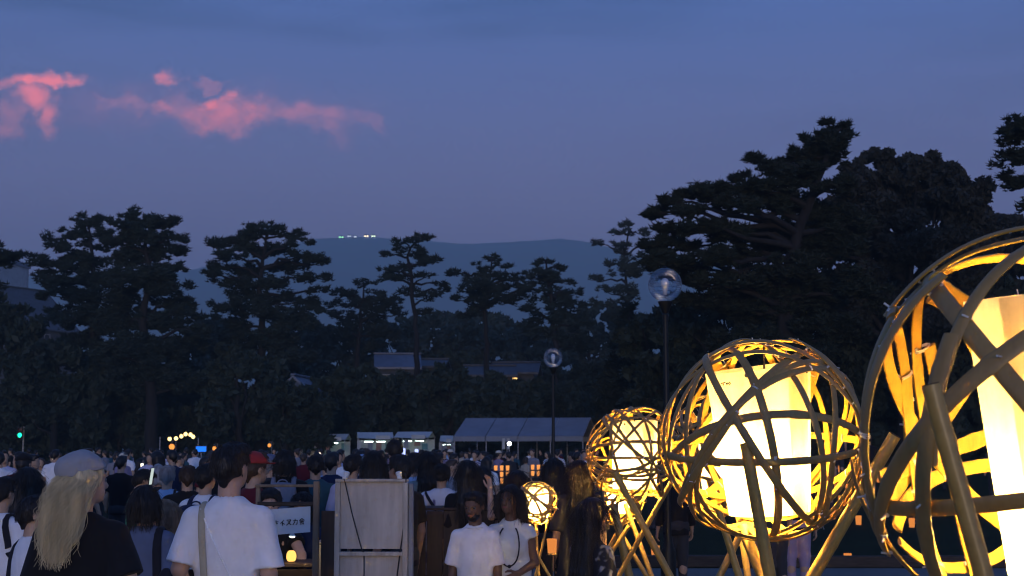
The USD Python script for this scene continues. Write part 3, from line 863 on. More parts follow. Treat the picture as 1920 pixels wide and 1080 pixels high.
def hoop_mesh(C, R, a, b, c, width, thick, rng, ext=None):
    """The ring of split bamboo through three points of the ball, relative to C; returns mesh, centre line."""
    n = np.cross(b - a, c - a)
    n /= np.linalg.norm(n)
    off = (a - C) @ n
    rad = math.sqrt(max(R * R - off * off, 1e-4))
    u = np.cross(n, (0, 0, 1.0) if abs(n[2]) < .9 else (1.0, 0, 0))
    u /= np.linalg.norm(u)
    w = np.cross(n, u)
    N = int(56 + 20 * rad / .4)
    if ext is None:
        ang = np.linspace(0, 2 * np.pi + .22, N) + rng.uniform(0, 6.28)
    else:                                   # one length of split bamboo, not a closed ring
        th = [math.atan2((q - C) @ w, (q - C) @ u) for q in (a, b, c)]
        tb, tc = (th[1] - th[0]) % (2 * np.pi), (th[2] - th[0]) % (2 * np.pi)
        if tb > tc:
            tc -= 2 * np.pi
        ang = th[0] + np.linspace(-ext, abs(tc) + ext, N) * np.sign(tc)
    lay = 1 + .012 * np.sin(ang * 4 + rng.uniform(0, 6)) + .01 * np.sin(ang * 2 + rng.uniform(0, 6)) + np.linspace(0, .014, N)
    P = (n * off)[None] + rad * (np.cos(ang)[:, None] * u + np.sin(ang)[:, None] * w)
    P = P * lay[:, None]
    up = P / np.linalg.norm(P, axis=1, keepdims=True)
    tan = np.gradient(P, axis=0)
    tan /= np.linalg.norm(tan, axis=1, keepdims=True)
    side = np.cross(tan, up)
    # bamboo joints: slight swellings
    s = rad * ang
    pitch = rng.uniform(.26, .36)
    kn = np.exp(-(((s % pitch) - pitch / 2) / .012) ** 2)
    return ribbon(P, side, up, width * (1 + .12 * kn), thick), P


def pole_mesh(a, b, r, rng, open_top=True):
    """A bamboo pole from the ground (a) to its cut end (b): jointed, slightly bent, hollow at the top."""
    L = np.linalg.norm(b - a)
    d = (b - a) / L
    n = max(24, int(L / .03))
    t = np.linspace(0, 1, n)
    s = t * L
    side = np.cross(d, (0, 0, 1.0))
    side = side / (np.linalg.norm(side) + 1e-9)
    P = a + d * s[:, None] + side * (np.sin(t * np.pi) * rng.uniform(-.012, .012))[:, None]
    pitch = rng.uniform(.24, .32)
    ph = ((s + rng.uniform(0, pitch)) % pitch)
    ring = np.exp(-((ph - pitch / 2) / .007) ** 2) * .11 - np.exp(-((ph - pitch / 2 - .014) / .006) ** 2) * .06
    rad = r * (1.05 - .12 * t) * (1 + ring)
    m = tube(P, rad, 12, caps=False)
    P2 = np.array([P[-1], P[-1] + d * .002, P[-1] - d * .004, P[-1] - d * .09])
    r2 = np.array([rad[-1], rad[-1] * .93, rad[-1] * .8, rad[-1] * .78])
    inner = tube(P2, r2, 12, caps=False)
    floor_ = lathe([(0, 0), (rad[-1] * .8, 0), (rad[-1] * .8, .003), (0, .003)], 12)
    R = trimesh.geometry.align_vectors((0, 0, 1), d)
    floor_.apply_transform(R)
    floor_.apply_translation(P[-1] - d * .08)
    return m, join([inner, floor_])


def circle_points(C, R, px3, back=False):
    return [sphere_hit(x, y, C, R, back) for x, y in px3]


def ball_lantern(label, cpx, cpy, dist, R, hoops, nrandom, poles, seed, strip=.042, shade=(.215, .165, .58, 0.0), tilt=(0, 0), mark=False, back_hoops=(), bulb_z=-.06, ext=None, shift=(0, 0, 0), ties=70, arcs=(), bulb_r=.03):
    rng = np.random.default_rng(seed)
    C = at(cpx, cpy, dist)
    t = thing('bamboo_ball_lantern', label, 'lantern', C, group=None)
    mat = look('split_bamboo')
    lines = []
    trip = [(circle_points(C, R, h), 1) for h in hoops] + [(circle_points(C, R, h, True), 1) for h in back_hoops]
    reach = [ext] * len(hoops) + [None if ext is None else ext * .7] * len(back_hoops) + [None] * nrandom
    for k in range(nrandom):
        n = rng.normal(size=3)
        n /= np.linalg.norm(n)
        off = rng.uniform(-.45, .45) * R
        u = np.cross(n, (.3, .5, .8)); u /= np.linalg.norm(u); w = np.cross(n, u)
        rad = math.sqrt(R * R - off * off)
        trip.append(([C + n * off + rad * (math.cos(a) * u + math.sin(a) * w) for a in (0, 2, 4)], .9))
    for pts in arcs:
        m, P = hoop_mesh(C, R * 1.035, *[C + (q - C) * 1.035 for q in circle_points(C, R, pts)], strip * rng.uniform(.85, 1.1), strip * .16, rng, .06)
        part(t, 'hoop', m, mat, smooth=40)
        lines.append(P)
    for k, (pts, wk) in enumerate(trip):
        lay = R * (1 + .018 * ((k % 3) - 1))
        pts = [C + (p - C) * lay / np.linalg.norm(p - C) for p in pts]
        m, P = hoop_mesh(C, lay, *pts, strip * wk * rng.uniform(.85, 1.12), strip * .16, rng, reach[k])
        part(t, 'hoop', m, mat, smooth=40)
        lines.append(P)
    # wire ties where hoops cross
    done = 0
    spots = []
    for i in range(len(lines)):
        for j in range(i + 1, len(lines)):
            if done > ties:
                break
            A, B = lines[i], lines[j]
            d = np.linalg.norm(A[:, None] - B[None], axis=-1)
            for _ in range(2):
                q = np.unravel_index(d.argmin(), d.shape)
                if d[q] < .03 and rng.uniform() < .7:
                    p = (A[q[0]] + B[q[1]]) / 2
                    if all(np.linalg.norm(p - s) > .05 for s in spots):
                        spots.append(p)
                        up = p / np.linalg.norm(p)
                        ta = A[min(q[0] + 1, len(A) - 1)] - A[max(q[0] - 1, 0)]
                        ta /= np.linalg.norm(ta)
                        a = np.linspace(0, 2 * np.pi * 2.1, 22)
                        sd = np.cross(up, ta)
                        e = strip * .6
                        loop = p + np.cos(a)[:, None] * sd * e + np.sin(a)[:, None] * up * strip * .22 + ta * np.linspace(-.004, .004, 22)[:, None]
                        tail = loop[-1] + np.linspace(0, 1, 5)[1:, None] * (up * rng.uniform(.004, .012) + rng.normal(size=3) * .007)
                        part(t, 'tie', tube(np.vstack([loop, tail]), .0022, 4), tie_mat)
                        done += 1
                d[max(0, q[0] - 8):q[0] + 8] = 9
    # the shade: a sheet rolled into a cone frustum, overlapping at a seam, hung by strings
    rt, rb, H, yaw = shade
    ns, nz = 44, 14
    a = np.linspace(0, 2 * np.pi * 1.085, ns) + yaw
    zz = np.linspace(0, 1, nz)
    shift = np.array(shift, float)
    Rm = rot_matrix((0, 1, 0), tilt[0]) @ rot_matrix((1, 0, 0), tilt[1])
    V = []
    for z in zz:
        rr = (rb + (rt - rb) * z) * (1 + .035 * np.cos(2 * (a - yaw)) + np.linspace(0, .03, ns))
        V.append(np.stack([np.cos(a) * rr, np.sin(a) * rr, np.full(ns, (z - .5) * H) + .015 * z * np.sin(a * 1.0 + 1)], 1))
    V = (np.array(V).reshape(-1, 3)) @ Rm.T + shift
    i, j = np.meshgrid(np.arange(nz - 1), np.arange(ns - 1), indexing='ij')
    q = np.stack([i * ns + j, i * ns + j + 1, (i + 1) * ns + j + 1, (i + 1) * ns + j], -1).reshape(-1, 4)
    sh = part(t, 'lamp_shade', quads(V, q), look('shade_sheet'), smooth=True)
    for k in range(5):
        b = yaw + .5 + 2 * math.pi * k / 5
        p = Rm @ np.array([math.cos(b) * rt * 1.03, math.sin(b) * rt * 1.03, H * .5 - .03]) + shift
        d = Rm @ np.array([math.cos(b), math.sin(b), 0])
        e = lathe([(.0025, -.0015), (.008, -.0015), (.008, .0015), (.0025, .0015), (.0025, -.0015)], 10)
        e.apply_transform(trimesh.geometry.align_vectors((0, 0, 1), d))
        e.apply_translation(p)
        part(sh, 'eyelet', e, ink)
        o = p / np.linalg.norm(p) * R * .985
        part(t, 'string', tube(np.array([p, (p + o) / 2 + [0, 0, -.006], o]), .0016, 4), tie_mat)
    part(t, 'bulb', ball(bulb_r, shift + Rm @ np.array([0, 0, bulb_z]), 2, (1, 1, 1.25)), look('bulb_glow'), smooth=True)
    part(t, 'socket', lathe([(0, 0), (.018, 0), (.021, .03), (.014, .05), (.004, .055), (.004, R * .97 - bulb_z - .03), (0, R * .97 - bulb_z - .03)], 10, shift + Rm @ np.array([0, 0, bulb_z]) + [0, 0, .034]), surface_material('black_plastic', (.02, .02, .02), .4, 10, .1))
    if mark:      # a short scribble of ink on the upper left of the sheet
        for pts in mark:
            P = []
            for px, py in pts:
                d = ray(px, py)
                o = CAM - C
                # meet the frustum
                best = None
                for s in np.linspace(dist - R, dist + R, 900):
                    X = Rm.T @ (o + d * s)
                    z = X[2] / H + .5
                    if 0 <= z <= 1.05 and math.hypot(X[0], X[1]) < (rb + (rt - rb) * z) * 1.02:
                        best = o + d * (s - .008)
                        break
                if best is not None:
                    P.append(best)
            if len(P) > 1:
                part(sh, 'ink_mark', tube(np.array(P), .0022, 4), ink)
    for (top, low, r, lab) in poles:
        A = at(top[0], top[1], top[2])
        B = at(low[0], low[1], low[2])
        d = B - A
        s = 1.0
        while lab != 'short':
            G = A + d * s
            if G[2] <= ground_z(G[0], G[1]) - .03 or s > 40:
                break
            s += .01
        G = A + d * s
        m, inner = pole_mesh(G - C, A - C, r, rng)
        pp = part(t, 'pole', m, look('bamboo_pole'), smooth=50)
        part(pp, 'hollow_end', inner, pole_inside)
    return t, C


# nearest, cut by the right edge of the view
ball_lantern('nearest and largest bamboo ball lantern at the right edge of the view', 1985, 815, 2.85, .40,
             [[(1738, 518), (1800, 600), (1915, 738)], [(1918, 478), (1795, 620), (1752, 760)], [(1918, 640), (1800, 738), (1655, 985)], [(1655, 950), (1800, 952), (1918, 942)],
              [(1650, 650), (1622, 800), (1640, 985)], [(1735, 520), (1790, 470), (1915, 428)], [(1672, 600), (1790, 478), (1918, 446)], [(1628, 900), (1640, 720), (1700, 600)], [(1768, 1078), (1738, 900), (1758, 740)], [(1640, 1000), (1665, 1045), (1720, 1110)], [(1632, 960), (1668, 1040), (1740, 1130)]],
             0, [((1745, 722, 2.42), (1845, 1080, 2.40), .0175, ''), ((2120, 700, 2.7), (2000, 1080, 2.6), .02, ''), ((1985, 900, 3.3), (1870, 1300, 3.1), .02, '')], 101, strip=.032,
             shade=(.20, .152, .60, -2.6), tilt=(-3, 2), shift=(.045, 0, -.01), ext=.28, back_hoops=[[(1672, 585), (1700, 690), (1712, 800)], [(1718, 560), (1722, 690), (1735, 800)], [(1740, 510), (1800, 560), (1880, 612)], [(1690, 882), (1800, 838), (1905, 800)], [(1745, 690), (1790, 900), (1830, 1078)], [(1700, 760), (1740, 1000), (1770, 1078)], [(1900, 620), (1810, 740), (1700, 900)], [(1760, 560), (1850, 700), (1900, 900)], [(1670, 700), (1800, 905), (1910, 1000)], [(1690, 960), (1800, 880), (1910, 870)], [(1660, 620), (1760, 520), (1880, 480)], [(1720, 1040), (1800, 1060), (1900, 1020)]], bulb_z=-.18)
# the middle one
ball_lantern('middle bamboo ball lantern, whole in view, with a scribble on its shade', 1432, 825, 5.77, .40,
             [[(1290, 825), (1450, 777), (1600, 802)], [(1262, 855), (1420, 867), (1600, 850)], [(1330, 690), (1420, 850), (1525, 985)], [(1412, 634), (1500, 720), (1541, 850)],
              [(1310, 860), (1420, 725), (1520, 660)], [(1300, 905), (1470, 705), (1595, 700)], [(1550, 680), (1565, 850), (1552, 940)], [(1256, 840), (1290, 730), (1380, 645)],
              [(1300, 945), (1420, 1003), (1545, 965)], [(1610, 760), (1590, 900), (1490, 990)]],
             3, [((1398, 832, 5.40), (1443, 1080, 5.42), .025, ''), ((1678, 816, 5.5), (1524, 1080, 5.62), .026, ''), ((1390, 985, 5.95), (1432, 1085, 5.9), .026, '')], 102, strip=.0295, arcs=[[(1376, 782), (1325, 860), (1272, 948)], [(1490, 640), (1560, 700), (1608, 790)]],
             shade=(.212, .162, .585, -1.2), tilt=(-4, 2), back_hoops=[[(1300, 760), (1420, 660), (1560, 690)], [(1345, 900), (1390, 960), (1440, 990)], [(1480, 640), (1585, 720), (1610, 830)], [(1340, 700), (1345, 800), (1390, 960)]],
             mark=[[(1352, 719), (1360, 717)], [(1356, 717), (1356, 723)], [(1361, 719), (1365, 718)], [(1363, 718), (1363, 722)], [(1368, 716), (1366, 719), (1368, 722), (1370, 719), (1368, 716)]], bulb_z=-.12)
# the one hidden behind the middle lantern
ball_lantern('bamboo ball lantern mostly hidden behind the middle one', 1365, 850, 9.3, .40, [[(1255, 830), (1290, 760), (1340, 740)], [(1262, 880), (1330, 870), (1400, 880)], [(1270, 800), (1330, 880), (1360, 960)], [(1252, 860), (1300, 940), (1380, 968)]],
             8, [((1330, 900, 9.1), (1385, 1080, 9.1), .024, ''), ((1440, 900, 9.2), (1350, 1080, 9.2), .024, ''), ((1375, 900, 9.6), (1400, 1080, 9.4), .024, '')], 103, strip=.03, shade=(.2, .17, .5, 2.0), bulb_z=-.05)
# the left one of the big ones
ball_lantern('densely woven bamboo ball lantern left of the middle one', 1190, 853, 12.1, .405, [[(1125, 835), (1185, 828), (1255, 832)], [(1125, 895), (1180, 880), (1255, 890)], [(1140, 800), (1195, 850), (1255, 885)], [(1165, 770), (1215, 790), (1250, 830)],
             [(1130, 880), (1175, 820), (1225, 775)], [(1160, 940), (1210, 905), (1255, 860)], [(1150, 780), (1150, 850), (1180, 930)]],
             13, [((1152, 885, 11.75), (1256, 1080, 11.75), .03, ''), ((1260, 902, 12.0), (1160, 1080, 12.1), .023, ''), ((1172, 945, 12.4), (1223, 1085, 12.2), .022, ''), ((1180, 985, 12.3), (1115, 1082, 12.4), .02, '')], 104, strip=.026, shade=(.2, .185, .57, -1.3), bulb_z=-.11)
ball_lantern('smaller bamboo ball lantern peeking out lower left behind the woven one', 1160, 932, 15.5, .29, [[(1118, 920), (1150, 915), (1200, 925)]], 13, [((1150, 945, 15.2), (1162, 1000, 15.2), .045, ''), ((1185, 950, 15.4), (1130, 1050, 15.4), .025, ''), ((1140, 960, 15.7), (1200, 1060, 15.7), .025, '')], 105, strip=.034, shade=(.13, .12, .34, 2.0), bulb_z=-.03)
ball_lantern('small low bamboo ball lantern alone between the man in white and the others', 1006, 942, 11.8, .172, [[(975, 930), (1005, 905), (1035, 925)], [(985, 970), (1005, 925), (1040, 910)], [(980, 915), (1012, 940), (1042, 955)], [(1025, 907), (1030, 940), (1020, 975)]],
             8, [((990, 1012, 11.6), (1032, 1082, 11.55), .012, ''), ((1030, 965, 11.8), (1002, 1090, 11.8), .011, ''), ((1004, 972, 12.0), (1012, 1080, 11.95), .011, '')], 106, strip=.02, shade=(.1, .095, .25, 2.2), bulb_z=-.05, bulb_r=.022)

# ---------------------------------------------------------------- small candle lanterns
glow('candle_glow', (1.0, .32, .07), .026)
glow('candle_glow_bright', (1.0, .36, .09), .036)
cup_base = surface_material('cup_base', (.25, .16, .08), .8, 10, .1)


def candle_proto(path_label, size, mat, first_loc, group):
    t = thing('candle_lantern', path_label, 'lantern', first_loc, group=group)
    part(t, 'paper_cup', lathe([(size * .3, 0), (size * .36, size), (size * .35, size), (size * .29, .003)], 12), mat, smooth=40)
    part(t, 'base', lathe([(0, -.012), (size * .33, -.012), (size * .33, .001), (0, .001)], 12), cup_base)
    part(t, 'flame', ball(size * .07, (0, 0, size * .4), 1, (1, 1, 2)), look('candle_glow_bright'))
    return t


def candles(spots, size, mat, group, labels):
    first = None
    for (p, lab) in zip(spots, labels):
        p = (p[0], p[1], p[2] + .013)
        if first is None:
            first = candle_proto(lab, size, look(mat), p, group)
        else:
            thing('candle_lantern', lab, 'lantern', p, group=group, ref=first)


LAWN = [(1590, 1061), (1610, 985), (1568, 922), (1590, 922), (1577, 945), (1551, 950), (1601, 951), (1562, 974), (1572, 886), (1560, 890), (1584, 893), (1597, 880), (1641, 972), (1243, 982), (1262, 985), (1280, 972), (1229, 1048), (1660, 930), (1648, 905), (1700, 962), (1690, 935), (1710, 990), (1760, 960), (1220, 930), (1530, 905), (1536, 955), (1615, 905), (1625, 930)]


def lawn_label(p):
    x, y = p
    same = sorted(q for q in LAWN[1:] if region(q) == region(p))
    if len(same) > 1:
        return region(p) + ', ' + (['leftmost', 'second from left', 'third from left', 'fourth from left', 'fifth from left', 'sixth from left'][same.index(p)] if same.index(p) < len(same) - 1 else 'rightmost')
    return region(p)


def region(p):
    x, y = p
    if x < 1300:
        return {(1243, 982): 'candle lantern left one of the row behind the woven ball poles', (1262, 985): 'candle lantern middle one behind the woven ball poles', (1280, 972): 'candle lantern right one behind the woven ball poles', (1229, 1048): 'candle lantern just left of the timber edging under the woven ball'}.get(p, 'candle lantern farthest up behind the woven ball lantern')
    if x < 1545:
        return 'candle lantern seen through the right rim of the middle ball, ' + ('upper one' if y < 930 else 'lower one')
    if x < 1620:
        return 'tiny candle lantern between the two big balls, ' + ('bank top' if y < 910 else 'mid bank' if y < 935 else 'bank foot')
    return 'tiny candle lantern seen through the nearest ball, ' + ('upper bank' if y < 940 else 'lower bank')


spots = [ground_hit(*p) for p in LAWN]
lab0 = 'lone candle lantern standing nearest on the lawn by the timber edging'
candles([spots[0]], .165, 'candle_glow', None, [lab0])
candles(spots[1:], .19, 'candle_glow', 'candle lanterns scattered over the dark lawn', [lawn_label(p) for p in LAWN[1:]])
# ---------------------------------------------------------------- buildings
pale_blue_wall = surface_material('render_wall', (.10, .115, .14), .85, 1.5, .15)
grey_wall = surface_material('grey_wall', (.05, .055, .062), .85, 1.2, .18)
brown_wall = surface_material('brown_wall', (.07, .055, .045), .85, 2, .25)
metal_roof = surface_material('metal_roof', (.10, .12, .16), .45, 1.5, .2)
tile_roof = surface_material('tile_roof', (.055, .06, .07), .6, 3, .3)
frame_mat = surface_material('window_frame', (.22, .22, .22), .5, 5, .1)
glow('window_glow', (1.0, .55, .18), .07)
g = Graph()
f_ = g.node('fresnel', 'fac', {'IOR': 1.45})
g.build('window_pane', surface=g.node('mix_closure', 'closure', {}, fac=f_, closure1=g.node('diffuse_bsdf', 'BSDF', {'color': (.02, .022, .026)}), closure2=g.node('glossy_bsdf', 'BSDF', {'roughness': .08})))


def gable(w, d, h, over=.35, thick=.16):
    """Two roof slabs; ridge along x."""
    L = w + 2 * over
    run = d / 2 + over
    rise = h * run / (d / 2)
    out = []
    for s in (-1, 1):
        poly = [(0, h), (s * run, h - rise), (s * run, h - rise + thick), (0, h + thick)]
        m = trimesh.creation.extrude_polygon(shapely.Polygon(poly).buffer(0), L)
        m.apply_transform(np.array([[0, 0, 1, -L / 2], [1, 0, 0, 0], [0, 1, 0, 0], [0, 0, 0, 1.0]]))
        out.append(m)
    return out


def house(label, px, py_ridge, dist, w, d, eave, rise, rz, wallm, roofm, windows=(), name='house'):
    """A gabled house; its ridge shows at (px, py_ridge). windows: (x, z, w, h, lit) on the front wall."""
    p = at(px, py_ridge, dist)
    top = p[2]
    gz_ = top - eave - rise
    t = thing(name, label, 'house', (p[0], dist, 0), rz)
    base = min(gz_, -.2)
    body = box((w, d, top - rise - base), (0, 0, (top - rise + base) / 2))
    part(t, 'wall', body, wallm)
    tri = trimesh.creation.extrude_polygon(shapely.Polygon([(-d / 2, 0), (d / 2, 0), (0, rise)]), w - .01)
    tri.apply_transform(np.array([[0, 0, 1, -w / 2 + .005], [1, 0, 0, 0], [0, 1, 0, top - rise + .002], [0, 0, 0, 1.0]]))
    part(t, 'gable_wall', tri, wallm)
    for m in gable(w, d, rise):
        m.apply_translation((0, 0, top - rise + .01))
        part(t, 'roof_slope', m, roofm)
    part(t, 'ridge_cap', box((w + .8, .3, .14), (0, 0, top + .2), bevel=.04), roofm)
    for (x, dz, ww, hh, lit) in windows:
        z = top - rise + dz
        y = -d / 2
        wi = part(t, 'window', join([box((ww + .12, .08, .06), (x, y - .03, z + hh / 2 + .03)), box((ww + .12, .08, .06), (x, y - .03, z - hh / 2 - .03)), box((.06, .08, hh), (x - ww / 2 - .03, y - .03, z)), box((.06, .08, hh), (x + ww / 2 + .03, y - .03, z)), box((.04, .06, hh), (x, y - .035, z))]), frame_mat)
        part(wi, 'pane', box((ww, .02, hh), (x, y - .012, z)), look('window_glow') if lit else look('window_pane'))
    return t


# tall grey block at the left edge: plain tower with a shallow curved roof
p = at(8, 478, 170)
t = thing('tower_block', 'pale grey tower block with a shallow curved roof at the left edge', 'building', (p[0] - 2.6, 170, 0), -6)
part(t, 'wall', box((7.6, 9, p[2] - 1.2), (0, 0, (p[2] - 1.2) / 2)), surface_material('tower_wall', (.34, .36, .38), .85, 1.5, .12))
arc = [(-3.95, 0)] + [(-3.95 + 7.9 * k / 12, .45 + 1.0 * math.sin(math.pi * k / 12)) for k in range(13)] + [(3.95, 0)]
rf = trimesh.creation.extrude_polygon(shapely.Polygon(arc), 9.4)
rf.apply_transform(np.array([[1, 0, 0, 0], [0, 0, 1, -4.7], [0, 1, 0, p[2] - 1.19], [0, 0, 0, 1.0]]))
part(t, 'roof', rf, metal_roof)
for k in range(3):
    wi = part(t, 'window', join([box((1.5, .1, .07), (-1.8 + (k % 2) * 3.2, -4.53, p[2] - 4.2 - 5 * (k // 2) + s * .45)) for s in (-1, 1)] + [box((.07, .1, .83), (-1.8 + (k % 2) * 3.2 + s * .72, -4.53, p[2] - 4.2 - 5 * (k // 2))) for s in (-1, 1)]), frame_mat)
    part(wi, 'pane', box((1.37, .04, .83), (-1.8 + (k % 2) * 3.2, -4.51, p[2] - 4.2 - 5 * (k // 2))), look('window_pane'))
house('dark hip-shouldered house roof sloping down right of the grey tower', 22, 541, 150, 9, 10, 5, 4.4, 62, grey_wall, tile_roof, [(0, -1.2, 1.4, 1.0, False)])
house('house with a pale blue metal roof behind the low broad tree', 745, 668, 104, 2.7, 4.4, 5.6, .95, 6, grey_wall, metal_roof, [(-.6, -.9, .9, .7, False)])
house('house with a grey roof right of the blue metal roof', 803, 678, 108, 2.4, 4.2, 5.4, .55, -4, grey_wall, tile_roof, [(.2, -.8, .8, .6, False)])
house('brown house with one lit window left of centre under the flat-topped pine', 918, 690, 106, 3.2, 4.6, 5.4, .7, 3, brown_wall, tile_roof, [(0.0, -.35, .34, .24, True), (-.9, -.5, .6, .6, False)])
house('grey house with a wide lit window beside the brown house', 968, 684, 108, 3.0, 4.4, 5.6, .75, -5, grey_wall, tile_roof, [(0.0, -.45, .5, .22, True), (.8, -1.6, .6, .6, False)])
house('low shed with a pale blue roof above the middle of the tent', 962, 728, 99, 3.2, 5.0, 3.6, 1.2, 10, grey_wall, metal_roof, [(-.6, -.9, .7, .6, False)])
house('low house with two lit windows right of the tent ridge', 1062, 728, 99, 2.6, 4.2, 3.8, .5, 0, brown_wall, tile_roof, [(-.55, -.45, .18, .2, True), (.1, -.42, .34, .3, True), (.75, -.6, .3, .3, False)])
house('narrow pale blue gable house between the trees', 568, 712, 88, 4.2, 1.3, 3.9, .6, 84, pale_blue_wall, metal_roof, [(0, -1.2, .5, .9, False)])
house('low pale house beyond the trunks left of the pale gable house', 520, 772, 104, 2.6, 4.0, 2.6, .5, 8, pale_blue_wall, metal_roof, [(-.4, -.7, .7, .5, False)])

# ---------------------------------------------------------------- tent
canvas = surface_material('tent_canvas', (.19, .21, .25), .8, 1.2, .12, bump=.004)
white_canvas = surface_material('white_canvas', (.42, .45, .45), .8, 2, .1, bump=.003)
pipe = surface_material('steel_pipe', (.35, .36, .38), .35, 5, .1)
a_ = at(850, 818, 70)
tent = thing('event_tent', 'long grey-blue event tent with four roof bays behind the crowd', 'tent', (a_[0], 70, 0), -12)
EL_, RI, LN, DP = a_[2], at(885, 784, 72.4)[2], 6.45, 4.9
for s in (0, 1):
    for k in range(4):
        x0, x1 = LN * k / 4 + .015, LN * (k + 1) / 4 - .015
        nx, ny = 7, 7
        U, W = np.meshgrid(np.linspace(0, 1, nx), np.linspace(0, 1, ny), indexing='ij')
        sag = -.07 * np.sin(np.pi * U) * np.sin(np.pi * W)
        X = x0 + (x1 - x0) * U
        Y = (W * DP / 2) if s == 0 else (DP - W * DP / 2)
        Z = EL_ + (RI - EL_) * W + sag
        v = np.stack([X, Y, Z], -1).reshape(-1, 3)
        i, j = np.meshgrid(np.arange(nx - 1), np.arange(ny - 1), indexing='ij')
        q = np.stack([i * ny + j, (i + 1) * ny + j, (i + 1) * ny + j + 1, i * ny + j + 1], -1).reshape(-1, 4)
        if s:
            q = q[:, ::-1]
        part(tent, 'roof_panel', quads(v, q), canvas, smooth=True)
    for k in range(4):
        x0, x1 = LN * k / 4 + .02, LN * (k + 1) / 4 - .02
        part(tent, 'valance', box((x1 - x0, .02, .24), ((x0 + x1) / 2, -.012 if s == 0 else DP + .012, EL_ - .125)), canvas)
for k in range(5):
    for y in (0.06, DP - .06):
        part(tent, 'post', tube(np.array([(LN * k / 4 * .985 + .05, y, -.1), (LN * k / 4 * .985 + .05, y, EL_ - .02)]), .024, 8), pipe, smooth=True)
    part(tent, 'rafter', tube(np.array([(LN * k / 4 * .985 + .05, .06, EL_ - .04), (LN * k / 4 * .985 + .05, DP / 2, RI - .05), (LN * k / 4 * .985 + .05, DP - .06, EL_ - .04)]), .02, 6), pipe)
part(tent, 'ridge_pole', tube(np.array([(0, DP / 2, RI - .06), (LN, DP / 2, RI - .06)]), .022, 8), pipe)
for k in range(3):
    p = at(905 + 62 * k, 868, 68.3 - k * .5)
    tb = thing('folding_table', ['folding table under the left bay of the tent', 'folding table with a pale top under the middle of the tent', 'folding table under the right bays of the tent'][k], 'table', (p[0], p[1], ground_z(p[0], p[1])), -12)
    part(tb, 'table_top', box((1.7, .5, .04), (0, 0, .72), bevel=.012), white_canvas)
    for sx in (-.75, .75):
        for sy in (-.2, .2):
            part(tb, 'leg', tube(np.array([(sx, sy, 0), (sx, sy, .7)]), .014, 6), pipe)

# floodlight on a stand in front of the tent
glow('flood_glow', (.95, .95, 1.0), 1.6)
p = at(955, 832, 67)
fl = thing('floodlight', 'bright white floodlight on a stand under the tent eave', 'lamp', (p[0], 67, 0))
part(fl, 'stand', tube(np.array([(0, 0, 0), (0, 0, p[2] - .1)]), .02, 8), pipe)
for k in range(3):
    part(fl, 'foot', tube(np.array([(0, 0, .45), (.4 * math.cos(2.1 * k), .4 * math.sin(2.1 * k), 0)]), .014, 6), pipe)
part(fl, 'housing', box((.24, .1, .2), (0, .02, p[2]), bevel=.02), surface_material('dark_housing', (.05, .05, .055), .5, 5, .1))
part(fl, 'lens', lathe([(0, 0), (.085, 0), (.085, .012), (0, .02)], 16).apply_transform(trimesh.transformations.rotation_matrix(math.pi / 2, (1, 0, 0))).apply_translation((0, -.032, p[2])), look('flood_glow'))
p = at(946, 830, 68)
bn = thing('banner', 'pair of narrow white banners left of the floodlight', 'banner', (p[0], 68, 0))
for k in (0, 1):
    part(bn, 'post', tube(np.array([(k * .22 - .11, .02, 0), (k * .22 - .11, .02, p[2] + .2)]), .012, 6), pipe)
    part(bn, 'cloth', box((.13, .008, .5), (k * .22 - .04, .02, p[2] - .05)), white_canvas)

